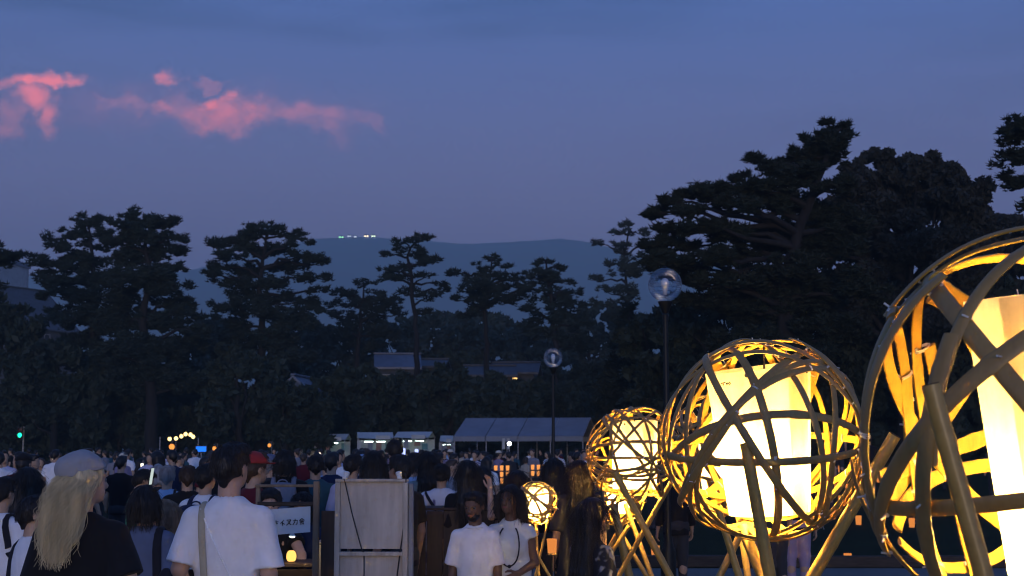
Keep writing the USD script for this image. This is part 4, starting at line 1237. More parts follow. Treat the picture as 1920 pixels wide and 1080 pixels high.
# ---------------------------------------------------------------- lit stalls beyond the crowd
glow('stall_tube', (.72, 1.0, .92), .55)
STALLS = [(556, 819, 86, 'leftmost lit food stall with a low white awning in the far row', .55, 84), (612, 824, 84, 'second lit stall with bright tubes beyond the crowd', 1.0, 84), (703, 821, 82, 'lit stall with a pale round-topped awning right of the dark gap', .9, 66), (778, 820, 82, 'lit stall with a white peaked awning left of the tent', .8, 66), (838, 827, 84, 'rightmost small lit stall beside the tent corner', .7, 24)]
for (px, py, dd, lab, k, w) in STALLS:
    p = at(px, py, dd)
    W = w * dd / F
    t = thing('food_stall', lab, 'stall', (p[0], dd, 0), {556: 4, 612: -3, 703: 8, 778: -8, 838: 0}[px])
    H = p[2]
    for s in (-1, 1):
        nx = 7
        U, V_ = np.meshgrid(np.linspace(-1, 1, nx), np.linspace(0, 1, 5), indexing='ij')
        v = np.stack([U * W / 2, s * V_ * 1.0, H + .32 * (1 - V_) - .05 * np.cos(U * 1.5) * V_], -1).reshape(-1, 3)
        i, j = np.meshgrid(np.arange(nx - 1), np.arange(4), indexing='ij')
        q = np.stack([i * 5 + j, (i + 1) * 5 + j, (i + 1) * 5 + j + 1, i * 5 + j + 1], -1).reshape(-1, 4)
        part(t, 'awning', quads(v, q if s < 0 else q[:, ::-1]), white_canvas, smooth=True)
    for sx in (-1, 1):
        for sy in (-.95, .95):
            part(t, 'post', tube(np.array([(sx * W * .47, sy, -.1), (sx * W * .47, sy, H)]), .022, 6), pipe)
    part(t, 'counter', box((W * .9, .5, .85), (0, -.6, .425), bevel=.01), white_canvas)
    part(t, 'back_cloth', box((W * .94, .02, 1.2), (0, .93, H - .72)), white_canvas)
    for n in range(2):
        part(t, 'tube_lamp', tube(np.array([(-W * .3 + n * W * .34, -.35, H - .22), (-W * .06 + n * W * .34, -.35, H - .22)]), .022, 6), glow('stall_tube_%d' % int(k * 100), (.66, 1.0, .9), .55 * k))
    rs = random.Random(px)
    for n in range(4):
        x_ = W * (-.42 + .27 * n + rs.uniform(-.04, .04))
        part(t, 'hanging_cloth', box((rs.uniform(.18, .42), .015, rs.uniform(.2, .55)), (x_, rs.uniform(-.95, -.5), H - .42 + rs.uniform(-.1, .1)), rs.uniform(-.3, .3)), [white_canvas, canvas, surface_material('faded_banner', (.28, .16, .12), .8, 3, .3), surface_material('teal_banner', (.10, .22, .22), .8, 3, .3)][n])
    part(t, 'sign_board', box((W * .4, .03, .22), (W * .2, -1.0, H + .02)), white_canvas)

# string of warm bulbs over a snack stall
glow('warm_bulb', (1.0, .68, .26), .10)
sb = at(345, 818, 80)
t = thing('bulb_string', 'string of warm round bulbs hanging over the far crowd', 'string lights', (sb[0], 80, 0))
bul = [(318, 823), (330, 822), (340, 818), (348, 814), (357, 815), (362, 819)]
P = np.array([at(px, py - 3, 80) - [sb[0], 80, 0] for px, py in [(300, 822)] + bul + [(372, 824)]])
part(t, 'cable', tube(P, .008, 4), ink)
for q in (P[0], P[-1]):
    part(t, 'pole', tube(np.array([(q[0], q[1], -.1), q]), .022, 6), pipe)
for (px, py) in bul:
    part(t, 'bulb', ball(.105, at(px, py, 80) - [sb[0], 80, 0], 2, (1, 1, 1.05)), look('warm_bulb'), smooth=True)

# paper lanterns, lit sign, signal
glow('paper_glow', (1.0, .34, .07), .045)
for (px, py, r, lab) in [(322, 838, .15, 'orange paper lantern left of the lit blue sign'), (402, 841, .11, 'orange paper lantern right of the lit blue sign'), (505, 835, .09, 'small orange paper lantern left of the lit stalls')]:
    p = at(px, py, 76)
    t = thing('paper_lantern', lab, 'lantern', (p[0], 76, 0))
    part(t, 'paper', lathe([(r * .45, p[2] - r * 1.1)] + [(r * (1 - .03 * (k % 2)) * math.sin(math.pi * (.16 + .68 * k / 12)), p[2] - r * 1.1 * math.cos(math.pi * (.16 + .68 * k / 12))) for k in range(13)] + [(r * .45, p[2] + r * 1.1)], 14), look('paper_glow'), smooth=True)
    for s in (-1, 1):
        part(t, 'rim', lathe([(r * .3, p[2] + s * r * 1.1 - .02), (r * .48, p[2] + s * r * 1.1 - .02), (r * .48, p[2] + s * r * 1.1 + .02), (r * .3, p[2] + s * r * 1.1 + .02), (r * .3, p[2] + s * r * 1.1 - .02)], 12), ink)
    part(t, 'pole', tube(np.array([(r * 1.4, 0, 0), (r * 1.4, 0, p[2] + r * 2.2), (0, 0, p[2] + r * 2.1), (0, 0, p[2] + r * 1.1)]), .01, 5), pipe)
glow('blue_sign', (.012, .14, .75), .06)
p = at(377, 842, 77)
t = thing('lit_sign', 'glowing blue sign box above the far crowd', 'sign', (p[0], 77, 0))
part(t, 'case', box((.62, .12, .36), (0, .07, p[2]), bevel=.015), surface_material('dark_housing', (.05, .05, .055), .5, 5, .1))
part(t, 'light_panel', box((.54, .02, .28), (0, -.002, p[2])), look('blue_sign'))
part(t, 'post', tube(np.array([(0, .07, 0), (0, .07, p[2] - .16)]), .03, 6), pipe)

glow('signal_green', (.01, 1.0, .5), .12)
p = at(38, 816, 96)
t = thing('pedestrian_signal', 'pedestrian signal showing a green light at the far left', 'traffic light', (p[0], 96, 0))
hs = surface_material('dark_housing', (.05, .05, .055), .5, 5, .1)
part(t, 'post', tube(np.array([(.18, .1, -.1), (.18, .1, p[2] + .6)]), .05, 8), pipe, smooth=True)
part(t, 'housing', box((.36, .16, .78), (0, .02, p[2] + .18), bevel=.03), hs)
for s, m in ((0, look('signal_green')), (.36, surface_material('dead_red_lens', (.08, .012, .01), .3, 5, .1))):
    part(t, 'lens', lathe([(0, 0), (.145, 0), (.12, .03), (0, .045)], 16).apply_transform(trimesh.transformations.rotation_matrix(math.pi / 2, (1, 0, 0))).apply_translation((0, -.062, p[2] + s)), m, smooth=40)
    part(t, 'visor', lathe([(.155, 0), (.165, 0), (.165, .14), (.155, .14), (.155, 0)], 16).apply_transform(trimesh.transformations.rotation_matrix(math.pi / 2, (1, 0, 0))).apply_translation((0, -.062, p[2] + s)), hs)

# ---------------------------------------------------------------- globe street lamps
g = Graph()
fr = g.node('fresnel', 'fac', {'IOR': 1.5})
fr = g.math('add', g.math('multiply', fr, .65), .02, clamp=True)
g.build('globe_glass', surface=g.node('mix_closure', 'closure', {}, fac=fr, closure1=g.node('transparent_bsdf', 'BSDF', {'color': (.86, .89, .92)}), closure2=g.node('glossy_bsdf', 'BSDF', {'roughness': .06, 'color': (.95, .95, .95)})))
iron = surface_material('dark_iron', (.007, .0075, .007), .5, 6, .2)
frost = surface_material('frosted_bulb', (.7, .7, .7), .4, 5, .05)
for (px, py, dd, lab) in [(1247, 534, 16.7, 'unlit street lamp with a large clear glass globe among the right trees'), (1037, 671, 29.6, 'unlit globe street lamp standing farther off in front of the tent')]:
    p = at(px, py, dd)
    gzl = float(ground_z(p[0], p[1]))
    z = p[2] - gzl
    t = thing('globe_lamp', lab, 'street lamp', (p[0], dd, gzl))
    part(t, 'post', lathe([(0, -.1), (.09, -.1), (.09, .5), (.07, .55), (.038, .7), (.028, z - .45), (.042, z - .36), (.03, z - .34), (.07, z - .25), (.09, z - .2), (0, z - .2)], 14), iron, smooth=35)
    part(t, 'globe', ball(.2, (0, 0, z), 4), look('globe_glass'), smooth=True)
    gl = np.arange(-3, 4)
    for k in gl:          # moulded rings of the prismatic glass
        zz = .045 * k
        rr = math.sqrt(.2 ** 2 - zz ** 2) - .004
        part(t, 'glass_rib', lathe([(rr - .003, z + zz - .003), (rr, z + zz), (rr - .003, z + zz + .003), (rr - .006, z + zz), (rr - .003, z + zz - .003)], 28), look('globe_glass'), smooth=True)
    bl = part(t, 'bulb', lathe([(0, z - .12), (.022, z - .12), (.03, z - .06), (.045, z - .01), (.046, z + .03), (.03, z + .07), (0, z + .08)], 14), frost, smooth=True)
    part(t, 'finial', lathe([(0, z + .198), (.03, z + .196), (.018, z + .215), (0, z + .225)], 10), iron)

# ---------------------------------------------------------------- shelf of votive lanterns
shelf_wood = surface_material('shelf_wood', (.10, .075, .05), .8, 5, .3, stretch=(1, 8, 8))
for (px, py0, rows, cols, lab, dd) in [(941, 908, [2, 3, 3], 3, 'shelf stacked with three rows of orange lanterns behind the long-haired women', 35.0), (1010, 894, [2, 3], 3, 'low shelf of orange lanterns right of the three-row shelf', 36.0)]:
    p = at(px, py0, dd)
    gz_ = float(ground_z(p[0], p[1]))
    t = thing('lantern_shelf', lab, 'shelf', (p[0], dd, gz_))
    zb = p[2] - gz_
    wd = .46
    for r in range(len(rows)):
        part(t, 'board', box((wd, .2, .02), (0, 0, zb + .155 * r), bevel=.004), shelf_wood)
    for sx in (-1, 1):
        for sy in (-1, 1):
            part(t, 'upright', box((.025, .025, zb + .155 * len(rows)), (sx * (wd / 2 - .015), sy * .1125, (zb + .155 * len(rows)) / 2)), shelf_wood)
    first = None
    for r, n in enumerate(rows):
        for k in range(n):
            loc = (p[0] - .15 + .145 * k, dd - .02, gz_ + zb + .155 * r + .0225)
            lab2 = '%s orange lantern in the %s row of the %s' % (['left', 'middle', 'right'][k], (['bottom', 'middle', 'top'] if px == 941 else ['lower', 'upper'])[r], 'three-row shelf' if px == 941 else 'low two-row shelf')
            grp = 'lanterns on the ' + ('three-row shelf' if px == 941 else 'low two-row shelf')
            if first is None:
                first = candle_proto(lab2, .12, look('candle_glow_bright'), loc, grp)
            else:
                thing('candle_lantern', lab2, 'lantern', loc, group=grp, ref=first)
for (px, py, dd, lab) in [(1035, 1037, 12.3, 'candle lantern beside the bare arm of the woman in the floral dress'), (1040, 993, 12.6, 'candle lantern on a stake just right of the small low ball')]:
    p = at(px, py, dd)
    gz_ = float(ground_z(p[0], p[1]))
    st = thing('lantern_stake', 'thin iron stake holding the candle lantern ' + ('by the floral dress' if px == 1035 else 'right of the small low ball'), 'stake', (p[0], dd, gz_))
    hh = p[2] - gz_ - .013
    part(st, 'rod', tube(np.array([(0, 0, -.05), (0, 0, hh - .006)]), .006, 6), iron)
    part(st, 'plate', lathe([(0, hh - .008), (.05, hh - .008), (.05, hh), (0, hh)], 12), iron)
    candle_proto(lab, .12 if px == 1035 else .10, look('candle_glow'), (p[0], dd, p[2]), None)

# ---------------------------------------------------------------- boards in the foreground
ply = surface_material('plywood', (.44, .39, .335), .7, 2.2, .2, bump=.001, stretch=(6, 6, .8))
batten = surface_material('pale_batten', (.42, .36, .29), .7, 4, .25, bump=.002, stretch=(6, 6, .7))
old_wood = surface_material('old_wood', (.20, .14, .09), .75, 4, .35, bump=.003, stretch=(6, 6, .7))
dark_wood = surface_material('dark_wood', (.035, .022, .016), .6, 4, .4, stretch=(6, 6, .7))
black_cord = surface_material('black_cord', (.012, .012, .013), .5, 8, .1)
white_paint = surface_material('white_paint', (.62, .62, .6), .45, 8, .08)


def cord(points, r, n=40):
    p = np.asarray(points, float)
    s = np.linspace(0, len(p) - 1, n)
    from scipy.interpolate import CubicSpline
    return tube(CubicSpline(np.arange(len(p)), p)(s), r, 6)


# the back of a tall plywood notice board, battens and cords showing
D0 = 9.5
L_, R_ = at(629, 898, D0), at(766, 898, D0)
W0 = R_[0] - L_[0]
cx = (L_[0] + R_[0]) / 2
gz_ = float(ground_z(cx, D0))
ztop = L_[2] - gz_
nb = thing('notice_board', 'back of a tall cream plywood board with two black cords hanging down it', 'notice board', (cx, D0, gz_), -2)
zm = at(700, 1035, D0)[2] - gz_
part(nb, 'panel', box((W0 - .035, .012, ztop - zm - .03), (0, .012, (ztop + zm) / 2 + .005)), ply)
part(nb, 'lower_panel', box((W0 - .035, .012, zm - .11), (0, .012, .1 + (zm - .11) / 2)), ply)
part(nb, 'top_batten', box((W0, .045, .02), (0, .0, ztop - .01), bevel=.004), batten)
part(nb, 'middle_batten', box((W0 - .07, .028, .028), (0, -.011, zm - .012), bevel=.004), batten)
for s in (-1, 1):
    part(nb, 'side_batten', box((.035, .05, ztop - .022), (s * (W0 / 2 - .0175), 0, (ztop - .022) / 2), bevel=.004), batten)
part(nb, 'side_batten', box((.03, .06, ztop - .03), (W0 / 2 + .018, .02, (ztop - .03) / 2), bevel=.004), surface_material('grey_batten', (.22, .22, .23), .7, 4, .25, stretch=(6, 6, .7)))
for s, kx in ((-1, .062), (1, .058)):
    lampx = s * (W0 / 2 - kx)
    cl = part(nb, 'clamp_lamp', lathe([(0, 0), (.014, 0), (.016, .012), (.021, .03), (.021, .042), (.012, .047), (0, .048)], 14).apply_transform(trimesh.transformations.rotation_matrix(-.25 * s, (0, 1, 0))).apply_translation((lampx, .015, ztop + .004)), white_paint, smooth=40)
    part(cl, 'clamp', box((.03, .05, .018), (lampx, .0, ztop + .008), bevel=.004), white_paint)
def onb(px, py):
    q = at(px, py, D0)
    return (q[0] - cx, -.02, q[2] - gz_)
part(nb, 'cord', cord([onb(644, 897), onb(650, 915), onb(660, 960), onb(668, 990), onb(680, 1032), onb(683, 1036), onb(683, 1090), onb(676, 1180)], .0042), black_cord, smooth=True)
part(nb, 'cord', cord([onb(757, 893), onb(762, 905), onb(759, 960), onb(756, 1000), onb(751, 1034), onb(749, 1050), onb(744, 1090), onb(735, 1180)], .005), black_cord, smooth=True)

# dark counter to its right
D1 = 12.9
a1, b1 = at(768, 952, D1), at(925, 952, D1)
gz_ = float(ground_z(a1[0], D1))
ct = thing('counter', 'dark brown wooden counter right of the plywood board, behind the man in white', 'counter', ((a1[0] + b1[0]) / 2, D1, gz_))
wz, hz1 = b1[0] - a1[0], a1[2] - gz_
part(ct, 'top', box((wz + .04, .5, .025), (0, .25, hz1 - .0125), bevel=.006), dark_wood)
for k in range(5):
    part(ct, 'plank', box((wz / 5 - .006, .02, hz1 - .03), (-wz / 2 + wz / 5 * (k + .5), .012 + .002 * (k % 2), (hz1 - .03) / 2)), dark_wood)
for s in (-1, 1):
    part(ct, 'side', box((.02, .44, hz1 - .03), (s * (wz / 2 - .012), .25, (hz1 - .03) / 2)), dark_wood)
part(ct, 'small_white_cap', lathe([(0, 0), (.04, 0), (.045, .012), (.028, .03), (.01, .038), (0, .04)], 14, (-wz / 2 + .06, .1, hz1 + .002)), white_paint, smooth=True)

# framed stand with the paper notice
D2 = 10.2
a2, b2 = at(483, 915, D2), at(592, 908, D2 - .05)
gz_ = float(ground_z(a2[0], D2))
fs = thing('framed_stand', 'open wooden stand with a dark post holding a creased white notice', 'stand', (b2[0], D2, gz_), 0)
zt = b2[2] - gz_
wl = b2[0] - a2[0]
zr = at(540, 945, D2)[2] - gz_
part(fs, 'post', box((.042, .05, zt + .02), (0, 0, (zt + .02) / 2), bevel=.005), old_wood)
part(fs, 'post', box((.03, .04, zt), (-wl, .03, zt / 2), bevel=.005), old_wood)
part(fs, 'top_rail', box((wl, .025, .02), (-wl / 2 - .02, .012, zt - .012), bevel=.004), old_wood)
part(fs, 'rail', box((wl - .02, .03, .03), (-wl / 2 - .01, .01, zr), bevel=.004), dark_wood)
part(fs, 'dark_board', box((.10, .03, zr - .25), (.085, .03, .2 + (zr - .25) / 2)), dark_wood)
sheet_mat = surface_material('notice_sheet', (.58, .60, .62), .55, 6, .07, bump=.002)
SW = (583 - 506) * D2 / F
SH = 47 * D2 / F
sc = at(544.5, 976, D2)
U, V_ = np.meshgrid(np.linspace(-.5, .5, 22), np.linspace(-.5, .5, 14), indexing='ij')
crease = .006 * meshkit.fbm(np.stack([U * 6 + V_ * 5, U * 3, V_ * 4], -1), 3, 4) + .008 * np.clip(U + V_ - .62, 0, 1) * 3
v = np.stack([U * SW, -.03 - crease, V_ * SH + U * SW * .08], -1).reshape(-1, 3) + [sc[0] - b2[0], -.01, sc[2] - gz_]
i, j = np.meshgrid(np.arange(21), np.arange(13), indexing='ij')
q = np.stack([i * 14 + j, (i + 1) * 14 + j, (i + 1) * 14 + j + 1, i * 14 + j + 1], -1).reshape(-1, 4)
nt = part(fs, 'notice', quads(v, q), sheet_mat, smooth=True)
# the brushed characters on it, stroke by stroke
GLYPH = [[[(.1, .68), (.9, .74)], [(.55, .95), (.5, .5), (.2, .08)], [(.2, .42), (.82, .46)]],
         [[(.75, .9), (.2, .42)], [(.52, .64), (.55, .05)], [(.52, .5), (.9, .25)]],
         [[(.15, .85), (.85, .88)], [(.82, .86), (.5, .4), (.12, .08)], [(.5, .42), (.9, .1)], [(.3, .6), (.75, .58)]],
         [[(.12, .68), (.85, .72), (.78, .2), (.6, .1)], [(.48, .95), (.42, .5), (.12, .08)]],
         [[(.5, .95), (.08, .6)], [(.5, .95), (.92, .6)], [(.3, .58), (.7, .58)], [(.15, .42), (.85, .42)], [(.5, .42), (.22, .1), (.8, .14)], [(.66, .26), (.86, .04)]]]
CW = 11.5 * D2 / F
for k, gl in enumerate(GLYPH):
    strokes = []
    for st in gl:
        P = np.array([(SW * (-.40) + CW * (k * 1.04 + x), -.046, -SH * .06 + (y - .5) * CW * 1.05) for x, y in st])
        P[:, 2] += P[:, 0] * .08
        strokes.append(tube(P + [sc[0] - b2[0], -.0, sc[2] - gz_], .0032, 5))
    part(nt, 'character', join(strokes), ink)
# lamp and lantern under the notice, on a dark reception table
tb2 = at(540, 1056, 10.8)
gz_ = float(ground_z(tb2[0], 10.8))
rt_ = thing('reception_table', 'table under a dark cloth behind the framed stand', 'table', (tb2[0] - .25, 11.0, gz_))
hz2 = tb2[2] - gz_
part(rt_, 'table_top', box((1.3, .5, .03), (0, 0, hz2 - .015), bevel=.008), dark_wood)
part(rt_, 'cloth', box((1.3, .012, hz2 - .04), (0, -.26, (hz2 - .04) / 2)), cloth('table_dark', (.02, .014, .014)))
for sx in (-.6, .6):
    for sy in (-.2, .2):
        part(rt_, 'leg', box((.04, .04, hz2 - .032), (sx, sy, (hz2 - .032) / 2)), dark_wood)
glow('spot_glow', (1.0, .70, .30), 30.0)
q = at(548, 1006, 10.5)
sp = thing('clip_lamp', 'small bright clip lamp hanging below the white notice', 'lamp', q)
part(sp, 'bulb', ball(.011, (0, 0, 0), 2, (1.5, 1, .8)), look('spot_glow'), smooth=True)
part(sp, 'shade', lathe([(.008, .022), (.026, .004), (.03, .002), (.028, .0), (.01, .026), (.008, .022)], 14), white_paint, smooth=True)
part(sp, 'wire', tube(np.array([(0, 0, .024), (.004, .01, .05), (0, .02, .075)]), .002, 5), black_cord)
q = at(546, 1055, 10.9)
glow('amber_lamp', (1.0, .50, .11), .06)
al = thing('table_lantern', 'little round amber lantern on the dark reception table', 'lantern', (q[0], q[1], gz_ + hz2 + .001))
part(al, 'paper', lathe([(.02, .004), (.032, .012), (.038, .035), (.036, .06), (.026, .08), (.014, .086)], 16), look('amber_lamp'), smooth=True)
part(al, 'base', lathe([(0, 0), (.03, 0), (.03, .005), (0, .005)], 14), dark_wood)
# grey crate beside the board
q = at(612, 1016, 10.6)
gz_ = float(ground_z(q[0], 10.6))
cr = thing('grey_box', 'grey box with a pale bag in front, between the stand and the plywood board', 'box', (q[0], 10.6, gz_))
hh = q[2] - gz_
part(cr, 'body', box((.15, .3, hh - .02), (0, .15, (hh - .02) / 2), bevel=.01), surface_material('grey_card', (.16, .155, .15), .8, 4, .2))
part(cr, 'lid', box((.16, .31, .02), (0, .15, hh - .009), bevel=.006), surface_material('grey_card', (.16, .155, .15), .8, 4, .2))
# ---------------------------------------------------------------- people
SKIN = {'fair': skin('fair', (.46, .29, .21)), 'tan': skin('tan', (.33, .19, .125)), 'east': skin('east', (.42, .265, .175)), 'brown': skin('brown', (.14, .075, .045))}
HAIR = {'black': hair_look('black', (.011, .009, .009)), 'brown': hair_look('brown', (.04, .024, .015)), 'blond': hair_look('blond', (.58, .47, .27)), 'sandy': hair_look('sandy', (.26, .15, .085)), 'grey': hair_look('grey', (.20, .20, .21))}
CL = {'pale_grey': (.30, .30, .32), 'black': (.012, .012, .014), 'charcoal': (.035, .036, .042), 'navy': (.016, .022, .055), 'white': (.76, .76, .78), 'lavender': (.50, .47, .60), 'light_blue': (.28, .42, .62), 'slate': (.10, .125, .20), 'green': (.03, .16, .07), 'maroon': (.10, .012, .02), 'grey': (.22, .22, .25), 'beige': (.42, .36, .28), 'teal': (.03, .085, .11), 'olive': (.06, .065, .035), 'pink': (.5, .28, .30), 'denim': (.05, .075, .14), 'red': (.28, .03, .03), 'sage': (.24, .29, .28), 'cream': (.6, .56, .46), 'mauve': (.28, .22, .32)}
eye_white = surface_material('eye_white', (.16, .15, .14), .3, 10, .05)
eye_dark = surface_material('eye_dark', (.015, .01, .008), .2, 10, .05)
lip = surface_material('lip', (.22, .075, .06), .5, 10, .1)
shoe_mat = surface_material('shoe_dark', (.03, .03, .032), .6, 8, .2)
sole_mat = surface_material('shoe_white', (.5, .5, .5), .6, 8, .2)

POSE = {'down': ((.126, -.012, .638), (.140, .03, .502)), 'phone': ((.126, .015, .645), (.062, .15, .70)), 'raise': ((.142, .08, .775), (.075, .16, .91)), 'bent': ((.132, -.012, .64), (.062, .115, .60)), 'strap': ((.135, -.03, .65), (.085, .06, .755)), 'swing': ((.128, -.06, .645), (.140, -.05, .508)), 'reach': ((.135, .07, .70), (.12, .20, .645)), 'lean': ((.14, .05, .66), (.13, .15, .54)), 'hip': ((.165, -.035, .655), (.12, .03, .56))}


def make_hand():
    """A relaxed right hand, wrist at the origin, fingers along -z, thumb towards +y, palm facing -x; metres for a 1.7 m adult."""
    s = Soft((-.06, -.07, -.21), (.06, .075, .04), .0045)
    s.cone((0, 0, .03), (0, 0, -.01), .024, .024, .015, squash=(.8, 1.1, 1))
    s.cone((0, .0, -.02), (-.004, 0, -.085), .036, .038, .015, squash=(.42, 1, 1))
    for k, (y, L, c) in enumerate([(.031, .074, .5), (.0105, .084, .55), (-.0105, .078, .62), (-.031, .062, .7)]):
        p = np.array([-.003, y, -.092])
        a = .18 + c * .3
        r = .0088 - .0006 * k
        d = np.array([-math.sin(a), y * .8, -math.cos(a)])
        for f, frac in enumerate((.45, .32, .23)):
            d = np.array([-math.sin(a), y * .9, -math.cos(a)])
            d /= np.linalg.norm(d)
            q = p + d * L * frac
            s.cone(p, q, r, r * .92, .004)
            p, r, a = q, r * .92, a + c * .55
    p = np.array([-.004, .028, -.03])
    for d, L, r in (((-.25, .62, -.74), .042, .0125), ((-.3, .3, -.9), .032, .0105), ((-.3, .05, -.95), .026, .0092)):
        d = np.array(d) / np.linalg.norm(d)
        s.cone(p, p + d * L, r, r * .9, .008)
        p = p + d * L
    return s.mesh()


HAND = make_hand()


def place_hand(wrist, elbow, side, scale, palm_in):
    z = np.asarray(elbow) - np.asarray(wrist)
    z /= np.linalg.norm(z)
    y = np.array(palm_in, float)
    y = y - z * y.dot(z)
    y /= np.linalg.norm(y)
    x = np.cross(y, z)
    v = HAND.vertices.copy()
    f = HAND.faces
    if side < 0:
        v = v * [-1, 1, 1]
        f = f[:, ::-1]
    v = (v[:, :1] * x + v[:, 1:2] * y + v[:, 2:] * z) * scale + wrist
    return trimesh.Trimesh(v, f, process=False)


def plane_strip(mesh, p, n, keep, width, thick, lift=.004, center=None):
    """A strap that lies on a garment where the plane (p, n) cuts it; keep(points) selects the stretch."""
    n = np.asarray(n, float) / np.linalg.norm(n)
    v, e = mesh.vertices, mesh.edges_unique if hasattr(mesh, 'edges_unique') else mesh.edges
    d = (v - p) @ n
    a, b = e[:, 0], e[:, 1]
    m = (d[a] < 0) != (d[b] < 0)
    t = d[a[m]] / (d[a[m]] - d[b[m]])
    P = v[a[m]] + (v[b[m]] - v[a[m]]) * t[:, None]
    P = P[keep(P)]
    if len(P) < 6:
        return None
    c = P.mean(0) if center is None else np.asarray(center, float)
    u = np.cross(n, (0, 0, 1.0)); u /= np.linalg.norm(u)
    w = np.cross(n, u)
    ang = np.arctan2((P - c) @ w, (P - c) @ u)
    # start the sweep in the widest gap
    s = np.sort(ang)
    gap = np.diff(np.concatenate([s, [s[0] + 2 * np.pi]]))
    cut = s[gap.argmax()] + gap.max() / 2
    ang = (ang - cut) % (2 * np.pi)
    bins = np.linspace(ang.min(), ang.max() + 1e-6, 34)
    k = np.digitize(ang, bins)
    Q = []
    for i in range(1, 34):
        g_ = P[k == i]
        if len(g_):
            r = np.linalg.norm(g_ - c, axis=1)
            Q.append(g_[r >= np.quantile(r, .5)].mean(0))
    Q = np.array(Q)
    if len(Q) < 4:
        return None
    for _ in range(2):
        Q[1:-1] = (Q[:-2] + 2 * Q[1:-1] + Q[2:]) / 4
    rad = Q - c
    rad -= np.outer(rad @ n, n)
    rad /= np.linalg.norm(rad, axis=1, keepdims=True)
    tan = np.gradient(Q, axis=0)
    tan /= np.linalg.norm(tan, axis=1, keepdims=True)
    up = rad - tan * (rad * tan).sum(1, keepdims=True)
    up /= np.linalg.norm(up, axis=1, keepdims=True)
    return ribbon(Q + up * (lift + thick / 2), np.cross(tan, up), up, width, thick)


def strands(t, mesh, H, mat, length, n, seed):
    """Loose strands that lie on the hair and stray from it a little."""
    if not length:
        return
    rg = np.random.default_rng(seed + 500)
    v, f = mesh.vertices, mesh.faces
    fn = np.cross(v[f[:, 1]] - v[f[:, 0]], v[f[:, 2]] - v[f[:, 0]])
    ar = np.linalg.norm(fn, axis=1)
    k = rg.choice(len(f), n, p=ar / ar.sum())
    w = rg.dirichlet((1, 1, 1), n)
    p = (v[f[k]] * w[:, :, None]).sum(1)
    nm = fn[k] / (ar[k][:, None] + 1e-12)
    ok = (nm[:, 2] > -.25) & ((length > .05) | (p[:, 2] > np.quantile(v[:, 2], .22)))
    p, nm = p[ok], nm[ok]
    n = len(p)
    crown = np.array([0, -.02 * H, 1.0 * H])
    d = p - crown
    d[:, 2] -= .08 * H
    d += rg.normal(size=(n, 3)) * (.03 if length > .05 else .06)
    d -= nm * (d * nm).sum(1, keepdims=True)
    d /= np.linalg.norm(d, axis=1, keepdims=True) + 1e-9
    L = length * rg.uniform(.6, 1.3, (n, 1))
    lift = rg.uniform(.0, .5, (n, 1)) if length < .05 else rg.uniform(0, .05, (n, 1))
    s = np.linspace(0, 1, 5)
    P = np.stack([p + nm * .001 + (d * q + nm * lift * (q - .55 * q * q) + np.array([0, 0, -.35]) * q * q) * L for q in s], 1)
    c = UsdGeom.BasisCurves.Define(stage, t + '/loose_strands')
    c.CreateTypeAttr('linear')
    c.CreatePointsAttr([Gf.Vec3f(*map(float, x)) for x in P.reshape(-1, 3)])
    c.CreateCurveVertexCountsAttr([5] * n)
    c.CreateWidthsAttr([.0018])
    c.SetWidthsInterpolation('constant')
    UsdShade.MaterialBindingAPI.Apply(c.GetPrim()).Bind(UsdShade.Material.Get(stage, mat))
    tag(c, kind='stuff')


